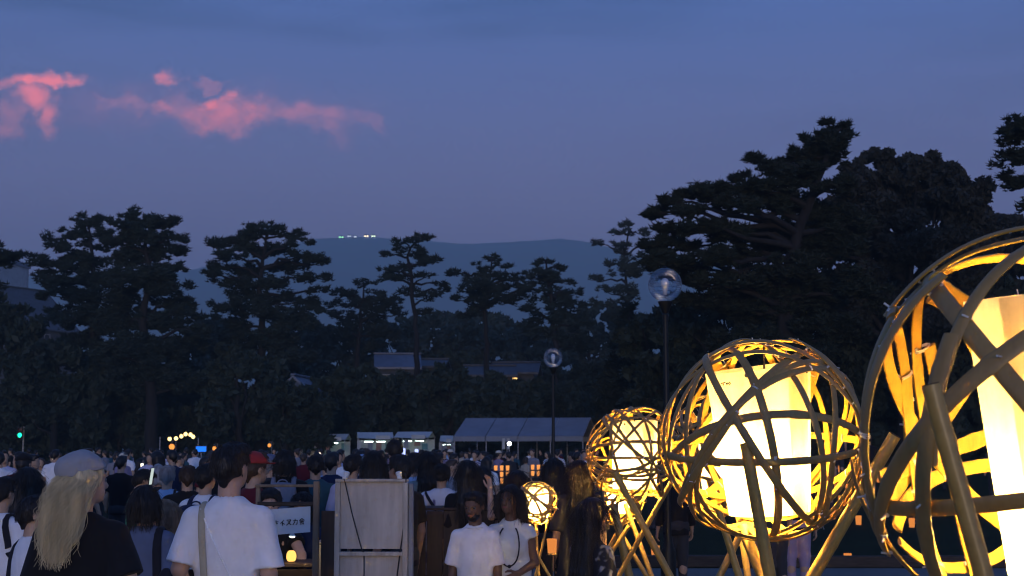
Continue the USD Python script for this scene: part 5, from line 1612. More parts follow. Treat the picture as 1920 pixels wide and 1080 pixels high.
def build_person(t, H, o, h):
    """Fills the thing t with body, hair and clothes. o: options, h: grid step. Local axes: facing +y, right hand +x, feet at z = 0."""
    seed = o.get('seed', 1)
    fem = o.get('fem', False)
    sw = (.93 if fem else 1.0) * o.get('narrow', 1.0)
    bulk = o.get('bulk', 1.0) * (.93 if fem else 1.0)
    V = lambda *a: np.array(a, float) * H
    hy, hp = math.radians(o.get('head_yaw', 0)), math.radians(o.get('head_pitch', 0))
    R = trimesh.transformations.rotation_matrix(-hy, (0, 0, 1))[:3, :3] @ trimesh.transformations.rotation_matrix(hp, (1, 0, 0))[:3, :3]
    piv = V(0, .0, .875)
    hd = lambda x, y, z: piv + R @ (V(x, y, z) - piv)
    lean = o.get('lean', 0.0)
    arms = {}
    for s, key in ((-1, 'L'), (1, 'R')):
        e, w = o.get('arm' + key, 'down') if isinstance(o.get('arm' + key, 'down'), tuple) else POSE[o.get('arm' + key, 'down')]
        sh = V(.104 * sw * s * bulk ** .5, -.002, .786)
        arms[s] = (sh, V(e[0] * s * sw, e[1], e[2]), V(w[0] * s * sw, w[1], w[2]))
    step = o.get('step', 0.0)
    legs = {}
    for s in (-1, 1):
        f = step * s
        legs[s] = (V(.05 * s, 0, .525), V(.052 * s, .012 + f * .55, .285 + abs(f) * .02), V(.05 * s, -.012 + f, .05 + max(0, -f) * .12))
    lo, hi = V(-.30, -.24, -.005), V(.30, .30, 1.08)
    ext = np.array([q for a in arms.values() for q in a])
    lo = np.minimum(lo, ext.min(0) - .08)
    hi = np.maximum(hi, ext.max(0) + .12)

    # --- body
    B = Soft(lo, hi, h)
    k = .022 * H / 1.7
    B.ell(V(0, -.004, .535), V(.088 * (1.06 if fem else 1), .066, .075), k)
    B.cone(V(0, .002, .56), V(0, 0, .725), .112 * bulk * H / 1.7 * 1.02, .134 * bulk * H / 1.7, .03, squash=(1, .66, 1))
    B.ell(V(0, .002, .745), V(.094 * bulk, .064 * bulk, .085), k)
    if fem:
        for s in (-1, 1):
            B.ell(V(.036 * s, .04, .72), V(.03, .028, .034), .04)
    for s in (-1, 1):
        B.cone(V(0, -.006, .806), V(.09 * sw * s, -.004, .788), .034 * H * bulk, .034 * H * bulk, .03)
    B.cone(V(0, -.008, .81), piv, .036 * H * (.86 if fem else 1), .029 * H * (.88 if fem else 1), .03)
    B.cone(piv, hd(0, .006, .905), .029 * H * (.9 if fem else 1), .03 * H, .02)
    B.ell(hd(0, .004, .943), V(.0435, .056, .052), .015, R)
    B.ell(hd(0, .026, .912), V(.035, .037, .042), .018, R)
    B.ell(hd(0, .045, .888), V(.02, .018, .016), .015, R)
    B.cone(hd(0, .056, .937), hd(0, .070, .917), .0065 * H, .0095 * H, .008)
    B.ell(hd(0, .056, .944), V(.03, .008, .007), .01, R)
    B.ell(hd(0, .058, .899), V(.015, .008, .006), .008, R)
    for s in (-1, 1):
        B.ell(hd(.0185 * s, .0585, .934), V(.010, .008, .007), .006, R, minus=True)
        B.ell(hd(.044 * s, -.002, .928), V(.006, .012, .019), .006, R)
    for s in (-1, 1):
        a, b, c = arms[s]
        th = bulk ** .7
        B.cone(a, b, .030 * H * th, .0235 * H * th, .02)
        B.cone(b, c, .0245 * H * th, .0165 * H * th, .012)
        a, b, c = legs[s]
        B.cone(a, b, .052 * H * th, .034 * H * th, .025)
        B.cone(b, (b + c) / 2 + V(0, -.008, .02), .034 * H * th, .033 * H * th, .015)
        B.cone((b + c) / 2 + V(0, -.008, .02), c, .033 * H * th, .021 * H * th, .015)
        B.cone(c + V(0, -.012, -.022), c + V(0, .085, -.034), .022 * H, .014 * H, .012)
    body = B.mesh()
    if h < .02:
        hands = []
        for s in (-1, 1):
            a, b, c = arms[s]
            hands.append(place_hand(c + (c - b) / np.linalg.norm(c - b) * .012, b, s, H / 1.7 * (.92 if fem else 1.0), (0, 1, .15) if abs(c[1] - b[1]) < .09 * H else (-.3 * s, .3, 1)))
        body = join([body] + hands)
    else:
        for s in (-1, 1):
            a, b, c = arms[s]
            d = (c - b) / np.linalg.norm(c - b)
    part(t, 'body', body, SKIN[o.get('skin', 'east')], smooth=True)
    if h < .02 and o.get('face', True):
        for s in (-1, 1):
            e = part(t, 'eye', ball(.0072 * H, hd(.0185 * s, .0515, .934), 2), eye_white, smooth=True)
            part(e, 'iris', ball(.0042 * H, hd(.0185 * s, .0562, .934), 2), eye_dark, smooth=True)
        part(t, 'lips', ball(1, (0, 0, 0), 2, V(.013, .004, .0045)).apply_transform(np.vstack([np.hstack([R, hd(0, .064, .8995)[:, None]]), [0, 0, 0, 1]])), lip, smooth=True)

    # --- hair
    style = o.get('hair_style', 'short')
    hc = HAIR[o.get('hair', 'black')]
    N3 = lambda x, y, z: R @ np.array([x, y, z], float)
    if style != 'none':
        S = Soft(lo, hi, min(h, .012) if h < .02 else h)
        face_clip = [(hd(0, .034, .945), N3(0, 1, -.55))]
        low_clip = [(hd(0, -.02, .905), N3(0, .55, -1))]
        vol = o.get('hair_vol', 1.0)
        S.ell(hd(0, .0, .947), V(.0475 * vol, .0605 * vol, .0555 * vol), .01, R, clip=face_clip + (low_clip if style in ('short', 'crop', 'bun') else []))
        if style == 'short':
            S.ell(hd(0, -.014, .928), V(.043 * vol, .0465 * vol, .040), .02, R, clip=[(hd(0, .010, .93), N3(0, 1, -.2)), (hd(0, -.03, .902), N3(0, .5, -1))])
            S.cone(hd(0, -.034, .915), hd(0, -.033, .887), .026 * H, .013 * H, .02)
            for s in (-1, 1):
                S.ell(hd(.050 * s, .010, .917), V(.016, .024, .026), .006, R, minus=True)
            S.ell(hd(.006, .03, .985), V(.036, .03, .018), .02, R)
        elif style in ('long', 'wavy'):
            L = o.get('hair_len', .2)
            ex, hw = o.get('hair_end', (0.0, .030))
            for s in (-1, 0, 1):
                top_ = hd(.024 * s, -.024, .94)
                nape = hd(.030 * s, -.032, .885)
                end = V(ex + hw * s, -.062, .945 - L)
                end = np.array([end[0] + .3 * nape[0], min(end[1], nape[1] - .012), end[2]])
                S.cone(top_, nape, .036 * H, .030 * H, .02)
                S.cone(nape, (nape + end) / 2 + V(.004 * s, -.008, 0), .030 * H, .028 * H, .02)
                S.cone((nape + end) / 2 + V(.004 * s, -.008, 0), end, .028 * H, .009 * H, .02)
            for s in ((-1,) if style == 'wavy' else (-1, 1)):
                a_ = hd(.042 * s, .0, .93)
                S.cone(a_, hd(.045 * s, -.006, .85), .02 * H, .008 * H, .02)
        elif style == 'bob':
            for s in (-1, 1):
                S.cone(hd(.034 * s, -.006, .94), hd(.043 * s, -.004, .885), .026 * H, .021 * H, .02, clip=[(hd(0, .028, .9), N3(0, 1, 0))])
            S.cone(hd(-.02, -.035, .93), hd(-.022, -.04, .88), .032 * H, .024 * H, .02)
            S.cone(hd(.02, -.035, .93), hd(.022, -.04, .88), .032 * H, .024 * H, .02)
        elif style == 'bun':
            S.ell(hd(0, -.018, .925), V(.046, .046, .042), .02, R, clip=[(hd(0, .008, .93), N3(0, 1, 0)), (hd(0, -.03, .897), N3(0, .3, -1))])
            S.ell(hd(0, -.058, .965), V(.027, .025, .025), .01, R)
        elif style == 'pony':
            S.ell(hd(0, -.018, .925), V(.046, .046, .042), .02, R, clip=[(hd(0, .008, .93), N3(0, 1, 0)), (hd(0, -.03, .9), N3(0, .3, -1))])
            S.cone(hd(0, -.06, .955), hd(0, -.085, .90), .018 * H, .022 * H, .01)
            S.cone(hd(0, -.085, .90), hd(0, -.075, .81), .022 * H, .008 * H, .01)
        if o.get('beard'):
            S.ell(hd(0, .035, .890), V(.0335, .0310, .027), .01, R, clip=[(hd(0, .04, .904), N3(0, .15, 1))])
            S.cone(hd(-.022, .052, .905), hd(.022, .052, .905), .006 * H, .006 * H, .006)
        for s in (-1, 1):
            S.cone(hd(.010 * s, .0585, .9475), hd(.027 * s, .054, .949), .0028 * H, .0022 * H, .002)
        S.rough(.010 * H / 1.7 if style != 'wavy' else .014, (70, 70, 7) if style in ('long', 'wavy', 'bob', 'pony') else (60, 60, 40), seed, 2)
        hm = S.mesh()
        part(t, 'hair', hm, hc, smooth=True)
        if h < .0145:
            strands(t, hm, H, hc, {'long': .13, 'wavy': .0, 'bob': .06, 'short': .019, 'bun': .03, 'pony': .05}.get(style, .03), o.get('strands', 2200), seed)

    # --- top
    kind, col = o.get('top', ('tee', 'black'))
    mat = o.get('top_mat') or cloth(col, CL[col])
    T = Soft(lo, hi, h)
    hem = {'tee': .475, 'shirt': .455, 'dress': .30, 'tank': .47, 'yukata': .07}.get(kind, .475)
    loose = o.get('loose', 1.0)
    g_ = .017 * H / 1.7
    if kind in ('dress', 'yukata'):
        T.cone(V(0, 0, .755), V(0, 0, .62), .146 * bulk * H / 1.7 + g_, .125 * bulk * loose * H / 1.7 + g_, .03, squash=(1, .68, 1))
        T.cone(V(0, 0, .60), V(0, 0, hem - .05), .135 * loose * H / 1.7 + g_, (.205 if kind == 'dress' else .165) * loose * H / 1.7, .05, squash=(1, .74, 1))
    else:
        T.cone(V(0, 0, .75), V(0, 0, .48), .154 * bulk * H / 1.7 + g_, .150 * bulk * loose * H / 1.7 + g_, .03, squash=(1, .68, 1))
        T.cone(V(0, 0, .50), V(0, 0, .40), .150 * bulk * loose * H / 1.7 + g_, .156 * bulk * loose * H / 1.7 + g_, .03, squash=(1, .70, 1))
    if fem:
        for s in (-1, 1):
            T.ell(V(.036 * s, .042, .72), V(.04, .038, .044), .06)
    for s in (-1, 1):
        T.cone(V(0, -.006, .803), V(.090 * sw * s, -.004, .786), .039 * H * bulk, .039 * H * bulk, .03)
    T.cone(V(0, -.008, .80), V(0, -.008, .825), .045 * H, .036 * H, .03, squash=(1.25, .9, 1))
    slv = o.get('sleeve', .72 if kind == 'tee' else .0 if kind in ('tank',) else .8)
    for s in (-1, 1):
        a, b, c = arms[s]
        d = (b - a) / np.linalg.norm(b - a)
        if slv > 0:
            q = min(slv, 1.0)
            e = a + (b - a) * q
            T.cone(a - d * .01 - V(0, 0, .007), e + d * .03, .0385 * H * bulk ** .7, (.038 + .007 * (slv < 1)) * H * loose ** .5, .03, clip=[(e, d)])
            if slv > 1:
                d2 = (c - b) / np.linalg.norm(c - b)
                e2 = b + (c - b) * (slv - 1)
                r2 = .034 if kind != 'yukata' else .06
                T.cone(b, e2 + d2 * .03, .033 * H, r2 * H, .02, clip=[(e2, d2)])
    T.rough((.0115 if h < .0145 else .009) * H / 1.7, (7.5, 7.5, 3.6), seed + 3, 3)
    T.rough(.0035, (26, 26, 9), seed + 5, 2)
    T.cut(V(0, 0, hem), (0, 0, -1))
    T.ell(V(0, .008, .866), V(.040, .045, .034), .004, minus=True)
    if kind == 'tank':
        for s in (-1, 1):
            T.ell(V(.135 * sw * s, 0, .80), V(.05, .08, .07), .004, minus=True)
    tm = T.mesh()
    tp = part(t, {'tee': 't_shirt', 'tank': 'sleeveless_top', 'yukata': 'yukata'}.get(kind, kind), tm, mat, smooth=True)
    if kind in ('tee', 'shirt') and h < .02:
        a = np.linspace(0, 2 * np.pi, 25)
        cp = np.stack([.0415 * np.cos(a), .006 + .045 * np.sin(a), .8335 - .008 * np.sin(a) - .002 * np.cos(2 * a)], 1) * H
        part(tp, 'collar', tube(cp, .0062, 6, caps=False), mat, smooth=True)
    if kind == 'yukata':
        Ob = Soft(lo, hi, h)
        Ob.cone(V(0, 0, .645), V(0, 0, .585), .152 * bulk * H / 1.7, .150 * bulk * H / 1.7, .01, squash=(1, .74, 1), clip=[(V(0, 0, .66), (0, 0, 1)), (V(0, 0, .575), (0, 0, -1))])
        Ob.cone(V(-.03, -.085, .63), V(.03, -.085, .63), .03 * H, .03 * H, .01, squash=(1, .7, 1))
        part(t, 'sash', Ob.mesh(), cloth('mauve', CL['mauve']), smooth=True)

    # --- trousers, shorts or skirt
    if kind not in ('dress', 'yukata'):
        bk, bc = o.get('bottom', ('trousers', 'charcoal'))
        L = Soft(lo, hi, h)
        L.ell(V(0, -.004, .53), V(.094, .074, .072), .03)
        if bk == 'skirt':
            L.cone(V(0, 0, .56), V(0, 0, .26), .13 * H / 1.7, .22 * H / 1.7, .03, squash=(1, .8, 1))
            L.cut(V(0, 0, .27), (0, 0, -1))
        else:
            end = .06 if bk == 'trousers' else .30
            for s in (-1, 1):
                a, b, c = legs[s]
                L.cone(a, b, .058 * H, .044 * H, .03)
                L.cone(b, c + V(0, 0, .02), .044 * H, .034 * H, .03)
            L.rough(.008, (10, 10, 4), seed + 9, 2)
            L.cut(V(0, 0, end), (0, 0, -1))
        L.cut(V(0, 0, .585), (0, 0, 1))
        part(t, bk, L.mesh(), cloth(bc, CL[bc]), smooth=True)
    # --- shoes
    for s in (-1, 1):
        c = legs[s][2]
        Sh = Soft(c + V(-.05, -.06, -.055), c + V(.05, .13, .04), max(h * .8, .01))
        Sh.cone(c + V(0, -.014, -.022), c + V(.004 * s, .082, -.034), .029 * H, .020 * H, .012)
        Sh.cone(c + V(0, -.012, -.02), c + V(0, -.006, .015), .027 * H, .024 * H, .01)
        Sh.cut(c + V(0, 0, -.0495), (0, 0, -1))
        part(t, 'shoe', Sh.mesh(), shoe_mat, smooth=True)

    # --- hats
    hat = o.get('hat')
    if hat:
        hk, hcname = hat
        C = Soft(lo, hi + V(0, 0, .05), min(h, .012) if h < .02 else h)
        if hk == 'cap':
            C.ell(hd(0, 0, .96), V(.055, .066, .05), .01, R, clip=[(hd(0, 0, .958), N3(0, 0, -1))])
            C.cone(hd(-.02, .065, .958), hd(.02, .065, .958), .03 * H, .03 * H, .005, squash=(1, 1, .14))
        else:
            C.ell(hd(0, -.006, .958), V(.057, .071, .053), .01, R, clip=[(hd(0, .0, .958), N3(0, .25, -1))])
            C.ell(hd(0, -.03, .978), V(.044, .046, .030), .03, R)
            C.rough(.012, (9, 9, 9), 5, 2)
        C.rough(.006, (16, 16, 16), seed, 2)
        part(t, hk, C.mesh(), cloth(hcname, CL[hcname]), smooth=True)
    return dict(mesh=tm, V=V, hd=hd, R=R, arms=arms, top=tp)


def person(label, px, top_py, dist, rz=0, group=None, h=.011, extra=0.0, **o):
    p = at(px, top_py, dist)
    gz_ = float(ground_z(p[0], dist))
    H = (p[2] - gz_ - extra) / 1.005
    t = thing('person', label, 'person', (p[0], dist, gz_), rz, group=group)
    info = build_person(t, H, o, h)
    info.update(t=t, H=H, loc=np.array([p[0], dist, gz_]), rz=rz)
    return info


def held(info, local):
    return info['loc'] + rotz(np.asarray(local), info['rz'])


def strap(info, p, n, keep, width, mat, name='strap', thick=.006, lift=.003, center=None):
    m = plane_strip(info['mesh'], p, n, keep, width, thick, lift, center)
    return m


NEAR = {}
# the two in front
w = person('woman in a black t-shirt and grey cloth hat with long wavy blond hair', 158, 850, 6.4, rz=-6, fem=True, bulk=1.04, h=.009, hair='blond', hair_style='wavy', hair_len=.215, hair_end=(-.03, .005), hat=('cloth_hat', 'pale_grey'), top=('tee', 'black'), sleeve=.8, skin='fair', head_yaw=32, armL='down', armR='hip', loose=1.12, seed=21, bottom=('trousers', 'denim'))
# loose strands over the blond hair
rg = np.random.default_rng(8)
V, hd = w['V'], w['hd']
pts, cnt = [], []
for k in range(2200):
    a = rg.uniform(-2.6, -.15) if k % 3 else rg.uniform(-3.0, .3)
    rt0 = hd(.049 * math.cos(a), -.004 + .058 * math.sin(a), .935 + rg.uniform(-.012, .025))
    L = w['H'] * rg.uniform(.08, .225)
    end = np.array([rt0[0] * .25 + rg.normal() * .026 - .05, -.092 * w['H'] + rg.normal() * .012 - .005, rt0[2] - L])
    s = np.linspace(0, 1, 9)[:, None]
    bow = np.array([np.sign(rt0[0]) * .018, -.03, 0]) * np.sin(np.pi * s)
    q = rt0 + (end - rt0) * s + bow
    ph = rg.uniform(0, 6.28)
    q[:, 0] += .014 * np.sin(s[:, 0] * 13 + ph) * s[:, 0] ** .5
    q[:, 1] += .011 * np.cos(s[:, 0] * 12 + ph) * s[:, 0] ** .5
    pts.append(q)
    cnt.append(9)
bc = UsdGeom.BasisCurves.Define(stage, w['t'] + '/loose_strands')
bc.CreateTypeAttr('linear')
bc.CreatePointsAttr([Gf.Vec3f(*map(float, x)) for x in np.vstack(pts)])
bc.CreateCurveVertexCountsAttr(cnt)
bc.CreateWidthsAttr([.0015])
bc.SetWidthsInterpolation('constant')
UsdShade.MaterialBindingAPI.Apply(bc.GetPrim()).Bind(UsdShade.Material.Get(stage, HAIR['blond']))
tag(bc, kind='stuff')

m = person('man in a white t-shirt seen from behind with a beige tote bag', 432, 828, 7.0, rz=-4, h=.009, hair='black', hair_style='short', hair_vol=1.0, top=('tee', 'white'), sleeve=.9, loose=1.04, skin='fair', head_yaw=16, bulk=.93, narrow=.96, seed=33, armL='strap', armR='down', bottom=('trousers', 'charcoal'))
V = m['V']
tote_mat = cloth('canvas_tote', (.40, .36, .26))
tb = thing('tote_bag', 'beige canvas tote bag on the left shoulder of the man in white', 'bag', m['loc'], m['rz'])
s1 = plane_strip(m['mesh'], V(-.066, 0, .8), (1, 0, .10), lambda P: (P[:, 2] > .56 * m['H']), .034, .006, .014, center=V(-.075, 0, .66))
if s1 is not None:
    part(tb, 'strap', s1, tote_mat, smooth=40)
bagm = box((.05, .33, .36), (0, 0, 0), bevel=.02).subdivide().subdivide()
bagm.vertices += (meshkit.fbm(bagm.vertices * 9, 3, 4)[:, None] - .5) * [.03, .02, .02]
bagm.apply_translation(V(-.165, -.015, .43))
part(tb, 'pouch', bagm, tote_mat, smooth=50)
seam = plane_strip(m['mesh'], V(-.062, 0, .80), (.30, 0, .155), lambda P: (P[:, 1] < -.01) & (P[:, 2] < .82 * m['H']) & (P[:, 2] > .48 * m['H']) & (abs(P[:, 0]) < .12 * m['H']), .008, .004, .001, center=V(0, 0, .66))
if seam is not None:
    part(m['top'], 'seam', seam, cloth('white_piping', (.85, .85, .86)), smooth=40)

bag_dark = cloth('bag_dark', (.018, .018, .024))
bag_grey = cloth('bag_grey', (.20, .20, .24))


def backpack(info, label, mat, size=(.29, .15, .42), straps=True):
    H, V = info['H'], info['V']
    t = thing('backpack', label, 'backpack', info['loc'], info['rz'])
    S = Soft((-.25, -.42, .3 * H), (.25, .2, .9 * H), .014)
    c = V(0, -.075, .69) + [0, -size[1] * .5, 0]
    for x in (-1, 1):
        S.cone(c + [x * (size[0] / 2 - .07), 0, size[2] / 2 - .09], c + [x * (size[0] / 2 - .06), -.005, -size[2] / 2 + .08], .07, .078, .06)
    S.ell(c, (size[0] * .42, size[1] * .55, size[2] * .46), .05)
    part(t, 'pack', S.mesh(), mat, smooth=True)
    P2 = Soft((-.25, -.5, .3 * H), (.25, .2, .9 * H), .014)
    P2.ell(c + [0, -size[1] * .42, -size[2] * .2], (size[0] * .36, .05, size[2] * .2), .02)
    part(t, 'front_pocket', P2.mesh(), mat, smooth=True)
    for x in (-1, 1):
        s = plane_strip(info['mesh'], V(.058 * x, 0, .8), (1, 0, .05 * x), lambda P: (P[:, 2] > .64 * H) & (P[:, 1] > -.07 * H), .05, .012, .004, center=V(.06 * x, 0, .70))
        if s is not None:
            part(t, 'strap', s, mat, smooth=40)
    loop = V(0, -.07, .69) + [0, -.03, size[2] / 2 - .02]
    a = np.linspace(0, np.pi, 9)
    part(t, 'handle', tube(loop + np.stack([.045 * np.cos(a), 0 * a, .03 * np.sin(a)], 1), .007, 6), mat, smooth=True)


def phone(label, loc, rz, color=(.75, .85, 1.0), k=.35, tilt=20):
    t = thing('phone', label, 'phone', loc, rz)
    M = trimesh.transformations.rotation_matrix(math.radians(tilt), (1, 0, 0))
    part(t, 'case', box((.076, .009, .155), bevel=.004).apply_transform(M), surface_material('black_plastic', (.02, .02, .02), .4, 10, .1))
    nm = 'screen_%d_%d' % (int(k * 100), int(color[0] * 100))
    part(t, 'screen', box((.068, .002, .145), (0, -.0058, 0)).apply_transform(M), glow(nm, color, k))


p3 = person('woman with a dark bob in a slate blue shirt, beside the fair-haired child', 272, 910, 9.6, rz=-4, fem=True, hair='black', hair_style='bob', hair_vol=1.08, top=('tee', 'slate'), sleeve=.95, loose=1.15, seed=41, bulk=1.08, armR='strap')
sr = plane_strip(p3['mesh'], p3['V'](.07, 0, .8), (1, 0, .05), lambda P: P[:, 2] > .55 * p3['H'], .06, .012, .004, center=p3['V'](.07, 0, .68))
bp = thing('shoulder_bag', 'dark bag strap over the right shoulder of the woman in slate blue', 'bag', p3['loc'], p3['rz'])
if sr is not None:
    part(bp, 'strap', sr, bag_dark, smooth=40)
S = Soft((.0, -.35, .6), (.4, .05, 1.3), .014)
S.ell(p3['V'](.115, -.06, .60), (.07, .09, .16), .03)
part(bp, 'pouch', S.mesh(), bag_dark, smooth=True)
person('fair-haired child in a pale top, right of the woman in slate blue', 316, 934, 10.4, rz=70, fem=True, hair='sandy', hair_style='bob', top=('tee', 'cream'), skin='fair', seed=42, head_pitch=-14, armR='bent', armL='bent')
p5 = person('young man in a white t-shirt in profile with a dark shoulder strap at lower left', 64, 927, 9.0, rz=-52, hair='black', hair_style='short', top=('tee', 'white'), sleeve=.85, loose=1.1, seed=43, armR='bent', armL='bent', head_yaw=8)
sr = plane_strip(p5['mesh'], p5['V'](-.06, 0, .8), (1, 0, .05), lambda P: P[:, 2] > .52 * p5['H'], .06, .012, .004, center=p5['V'](-.06, 0, .68))
bp = thing('shoulder_bag', 'dark strap bag on the young man in white at lower left', 'bag', p5['loc'], p5['rz'])
if sr is not None:
    part(bp, 'strap', sr, bag_dark, smooth=40)
S = Soft((-.4, -.35, .5), (.1, .1, 1.2), .014)
S.ell(p5['V'](-.10, -.07, .56), (.07, .09, .15), .03)
part(bp, 'pouch', S.mesh(), bag_dark, smooth=True)
person('woman with big loose black hair behind the young man in white at lower left', 52, 876, 11.6, rz=8, fem=True, hair='black', hair_style='long', hair_vol=1.09, hair_len=.24, top=('tee', 'black'), seed=44, h=.014)
person('person with a dark cap and grey collar standing behind the big-haired woman', 45, 850, 15.5, rz=-10, hair='black', hair_style='short', hat=('cap', 'black'), top=('shirt', 'grey'), seed=45, h=.016)
p7 = person('person in a white shirt with a dark strap cut off at the left edge', 4, 893, 10.8, rz=-20, hair='black', hair_style='short', top=('tee', 'white'), loose=1.12, seed=46, h=.013)
sr = plane_strip(p7['mesh'], p7['V'](.06, 0, .8), (1, 0, .3), lambda P: P[:, 2] > .52 * p7['H'], .06, .012, .004, center=p7['V'](.03, 0, .68))
if sr is not None:
    bp = thing('shoulder_bag', 'dark strap across the white shirt at the left edge', 'bag', p7['loc'], p7['rz'])
    part(bp, 'strap', sr, bag_dark, smooth=40)
p8 = person('person in a green t-shirt bending over a lit phone', 262, 877, 13.0, rz=-62, hair='black', hair_style='short', top=('tee', 'green'), seed=47, h=.013, head_pitch=-22, armR='phone', armL='phone', bulk=1.1)
q = at(283, 893, 12.75)
phone('glowing phone held by the person in green', q, 85, (.85, 1.0, .95), .022, 8)
p9 = person('grey-haired person in a light blue t-shirt with a thin strap, seen from behind', 314, 872, 14.0, rz=4, hair='grey', hair_style='short', top=('tee', 'light_blue'), sleeve=.9, loose=1.1, seed=48, h=.013)
sr = plane_strip(p9['mesh'], p9['V'](.055, 0, .8), (1, 0, .04), lambda P: P[:, 2] > .55 * p9['H'], .03, .01, .004, center=p9['V'](.055, 0, .68))
if sr is not None:
    bp = thing('shoulder_bag', 'thin dark strap on the light blue t-shirt', 'bag', p9['loc'], p9['rz'])
    part(bp, 'strap', sr, bag_dark, smooth=40)
person('grey-haired woman beside the person in light blue', 297, 869, 15.0, rz=20, fem=True, hair='grey', hair_style='bob', top=('shirt', 'charcoal'), seed=49, h=.015)
p10 = person('person in pale grey with a navy backpack left of the man in white', 386, 868, 12.4, rz=-18, hair='black', hair_style='short', top=('tee', 'white'), loose=1.1, seed=50, h=.013)
backpack(p10, 'navy backpack beside the neck of the man in white', cloth('navy', CL['navy']))
person('person in black with brown hair just left of the navy backpack', 352, 872, 13.2, rz=14, hair='brown', hair_style='short', top=('tee', 'black'), seed=51, h=.014, bulk=1.1)
person('person in maroon with a red cap right of the man in white', 476, 848, 11.8, rz=-40, hair='brown', hair_style='short', hat=('cap', 'red'), top=('shirt', 'maroon'), sleeve=1.6, seed=52, h=.013, bulk=1.08)
p12 = person('black-haired person in black wearing the grey backpack', 534, 842, 13.8, rz=3, hair='black', hair_style='bob', top=('tee', 'black'), seed=53, h=.013)
backpack(p12, 'pale grey backpack on the person in black behind the framed stand', bag_grey, (.27, .14, .46))
person('person in a grey-blue cap left of the grey backpack', 505, 852, 15.6, rz=-12, hair='grey', hair_style='short', hat=('cap', 'slate'), top=('tee', 'charcoal'), seed=54, h=.014)
person('person in dark teal standing right of the grey backpack', 592, 852, 14.4, rz=10, hair='black', hair_style='short', top=('shirt', 'teal'), sleeve=1.5, seed=55, h=.014, bulk=1.1)
person('person in navy with short black hair left of the plywood board', 622, 846, 16.0, rz=-15, hair='black', hair_style='short', top=('tee', 'navy'), seed=56, h=.016)
person('dark-haired man in a lavender t-shirt behind the plywood board', 661, 851, 14.2, rz=-22, hair='black', hair_style='short', top=('tee', 'lavender'), sleeve=.9, seed=57, h=.013, bulk=1.06)
person('child in a light blue cap behind the lavender t-shirt', 681, 853, 17.5, rz=0, hair='black', hair_style='short', hat=('cap', 'light_blue'), top=('tee', 'navy'), seed=58, h=.016)
person('woman with long black hair behind the top edge of the plywood board', 701, 845, 13.4, rz=8, fem=True, hair='black', hair_style='long', hair_vol=1.1, top=('tank', 'black'), sleeve=0, seed=59, h=.013)
person('tall dark-haired person standing highest behind the plywood board', 740, 824, 16.5, rz=14, hair='black', hair_style='short', hair_vol=1.06, top=('tee', 'black'), seed=60, h=.014)
person('man with a lit cheek in profile above the right corner of the plywood board', 751, 852, 12.4, rz=48, hair='black', hair_style='short', hair_vol=1.05, top=('tee', 'black'), skin='tan', seed=61, h=.012)
person('person in a light blue t-shirt right of the plywood board', 775, 848, 15.0, rz=-6, hair='black', hair_style='short', top=('tee', 'light_blue'), seed=62, h=.014)
phone('blue-white phone screen held up left above the light blue t-shirt', at(757, 847, 30), 0, (.40, .48, 1.0), .06, 0)
phone('blue-white phone screen held up right above the light blue t-shirt', at(781, 849, 28), 6, (.40, .48, 1.0), .065, 0)
person('woman with black hair in a sage top left of the patterned yukata', 803, 846, 14.2, rz=16, fem=True, hair='black', hair_style='long', hair_vol=1.06, top=('tee', 'sage'), seed=63, h=.013)
yk = pattern_cloth('yukata_print', (.68, .66, .70), (.16, .14, .24), 7.0, .58, .66, (1.6, 1.6, .8))
p17 = person('person in a pale patterned yukata with a dark shoulder strap behind the counter', 828, 868, 13.6, rz=-8, fem=True, bulk=1.18, hair='black', hair_style='bun', top=('yukata', 'white'), top_mat=yk, sleeve=1.7, loose=1.15, seed=64, h=.012, armL='bent', armR='bent')
sr = plane_strip(p17['mesh'], p17['V'](0, 0, .70), (.55, 0, .42), lambda P: (abs(P[:, 0]) < .125 * p17['H']) & (P[:, 2] > .5 * p17['H']), .03, .01, .004, center=p17['V'](0, 0, .68))
if sr is not None:
    bp = thing('shoulder_bag', 'dark strap slanting across the pale patterned yukata', 'bag', p17['loc'], p17['rz'])
    part(bp, 'strap', sr, bag_dark, smooth=40)
person('woman with long dark hair nearest right of the patterned yukata', 877, 865, 13.0, rz=10, fem=True, hair='black', hair_style='long', hair_vol=1.2, hair_len=.3, top=('shirt', 'black'), sleeve=1.5, seed=65, h=.012)
person('woman with long dark hair and dark dress, second right of the patterned yukata', 903, 876, 14.0, rz=-14, fem=True, hair='black', hair_style='long', hair_vol=1.1, hair_len=.28, top=('dress', 'black'), seed=66, h=.013)
p20 = person('bearded man in a plain white t-shirt walking towards the camera, looking down', 891, 919, 11.2, rz=176, hair='black', hair_style='short', beard=True, top=('tee', 'white'), sleeve=.9, loose=1.0, skin='brown', seed=67, h=.010, head_pitch=-12, head_yaw=14, step=.05, bulk=.88, narrow=.84, bottom=('trousers', 'navy'))
p21 = person('woman in a pale sleeveless dress with a long dark cord necklace beside the bearded man', 958, 908, 11.3, rz=172, fem=True, hair='black', hair_style='long', hair_vol=1.05, hair_len=.26, top=('dress', 'sage'), top_mat=cloth('pale_dress', (.55, .58, .58)), sleeve=0.2, skin='brown', seed=68, h=.011, head_yaw=18, armL='bent', loose=1.05, bulk=.9, narrow=.9)
V = p21['V']
a = np.linspace(-.95, np.pi + .95, 40)
P = np.stack([.085 * np.cos(a), 0 * a, -.16 * np.sin(a)], 1) + V(0, 0, .725)
P[:, 2] = np.minimum(P[:, 2], .835 * p21['H'])
vv = p21['mesh'].vertices
for q in P:
    nb_ = np.hypot(vv[:, 0] - q[0], vv[:, 2] - q[2]) < .025
    q[1] = vv[nb_, 1].max() + .007 if nb_.any() else .06 * p21['H']
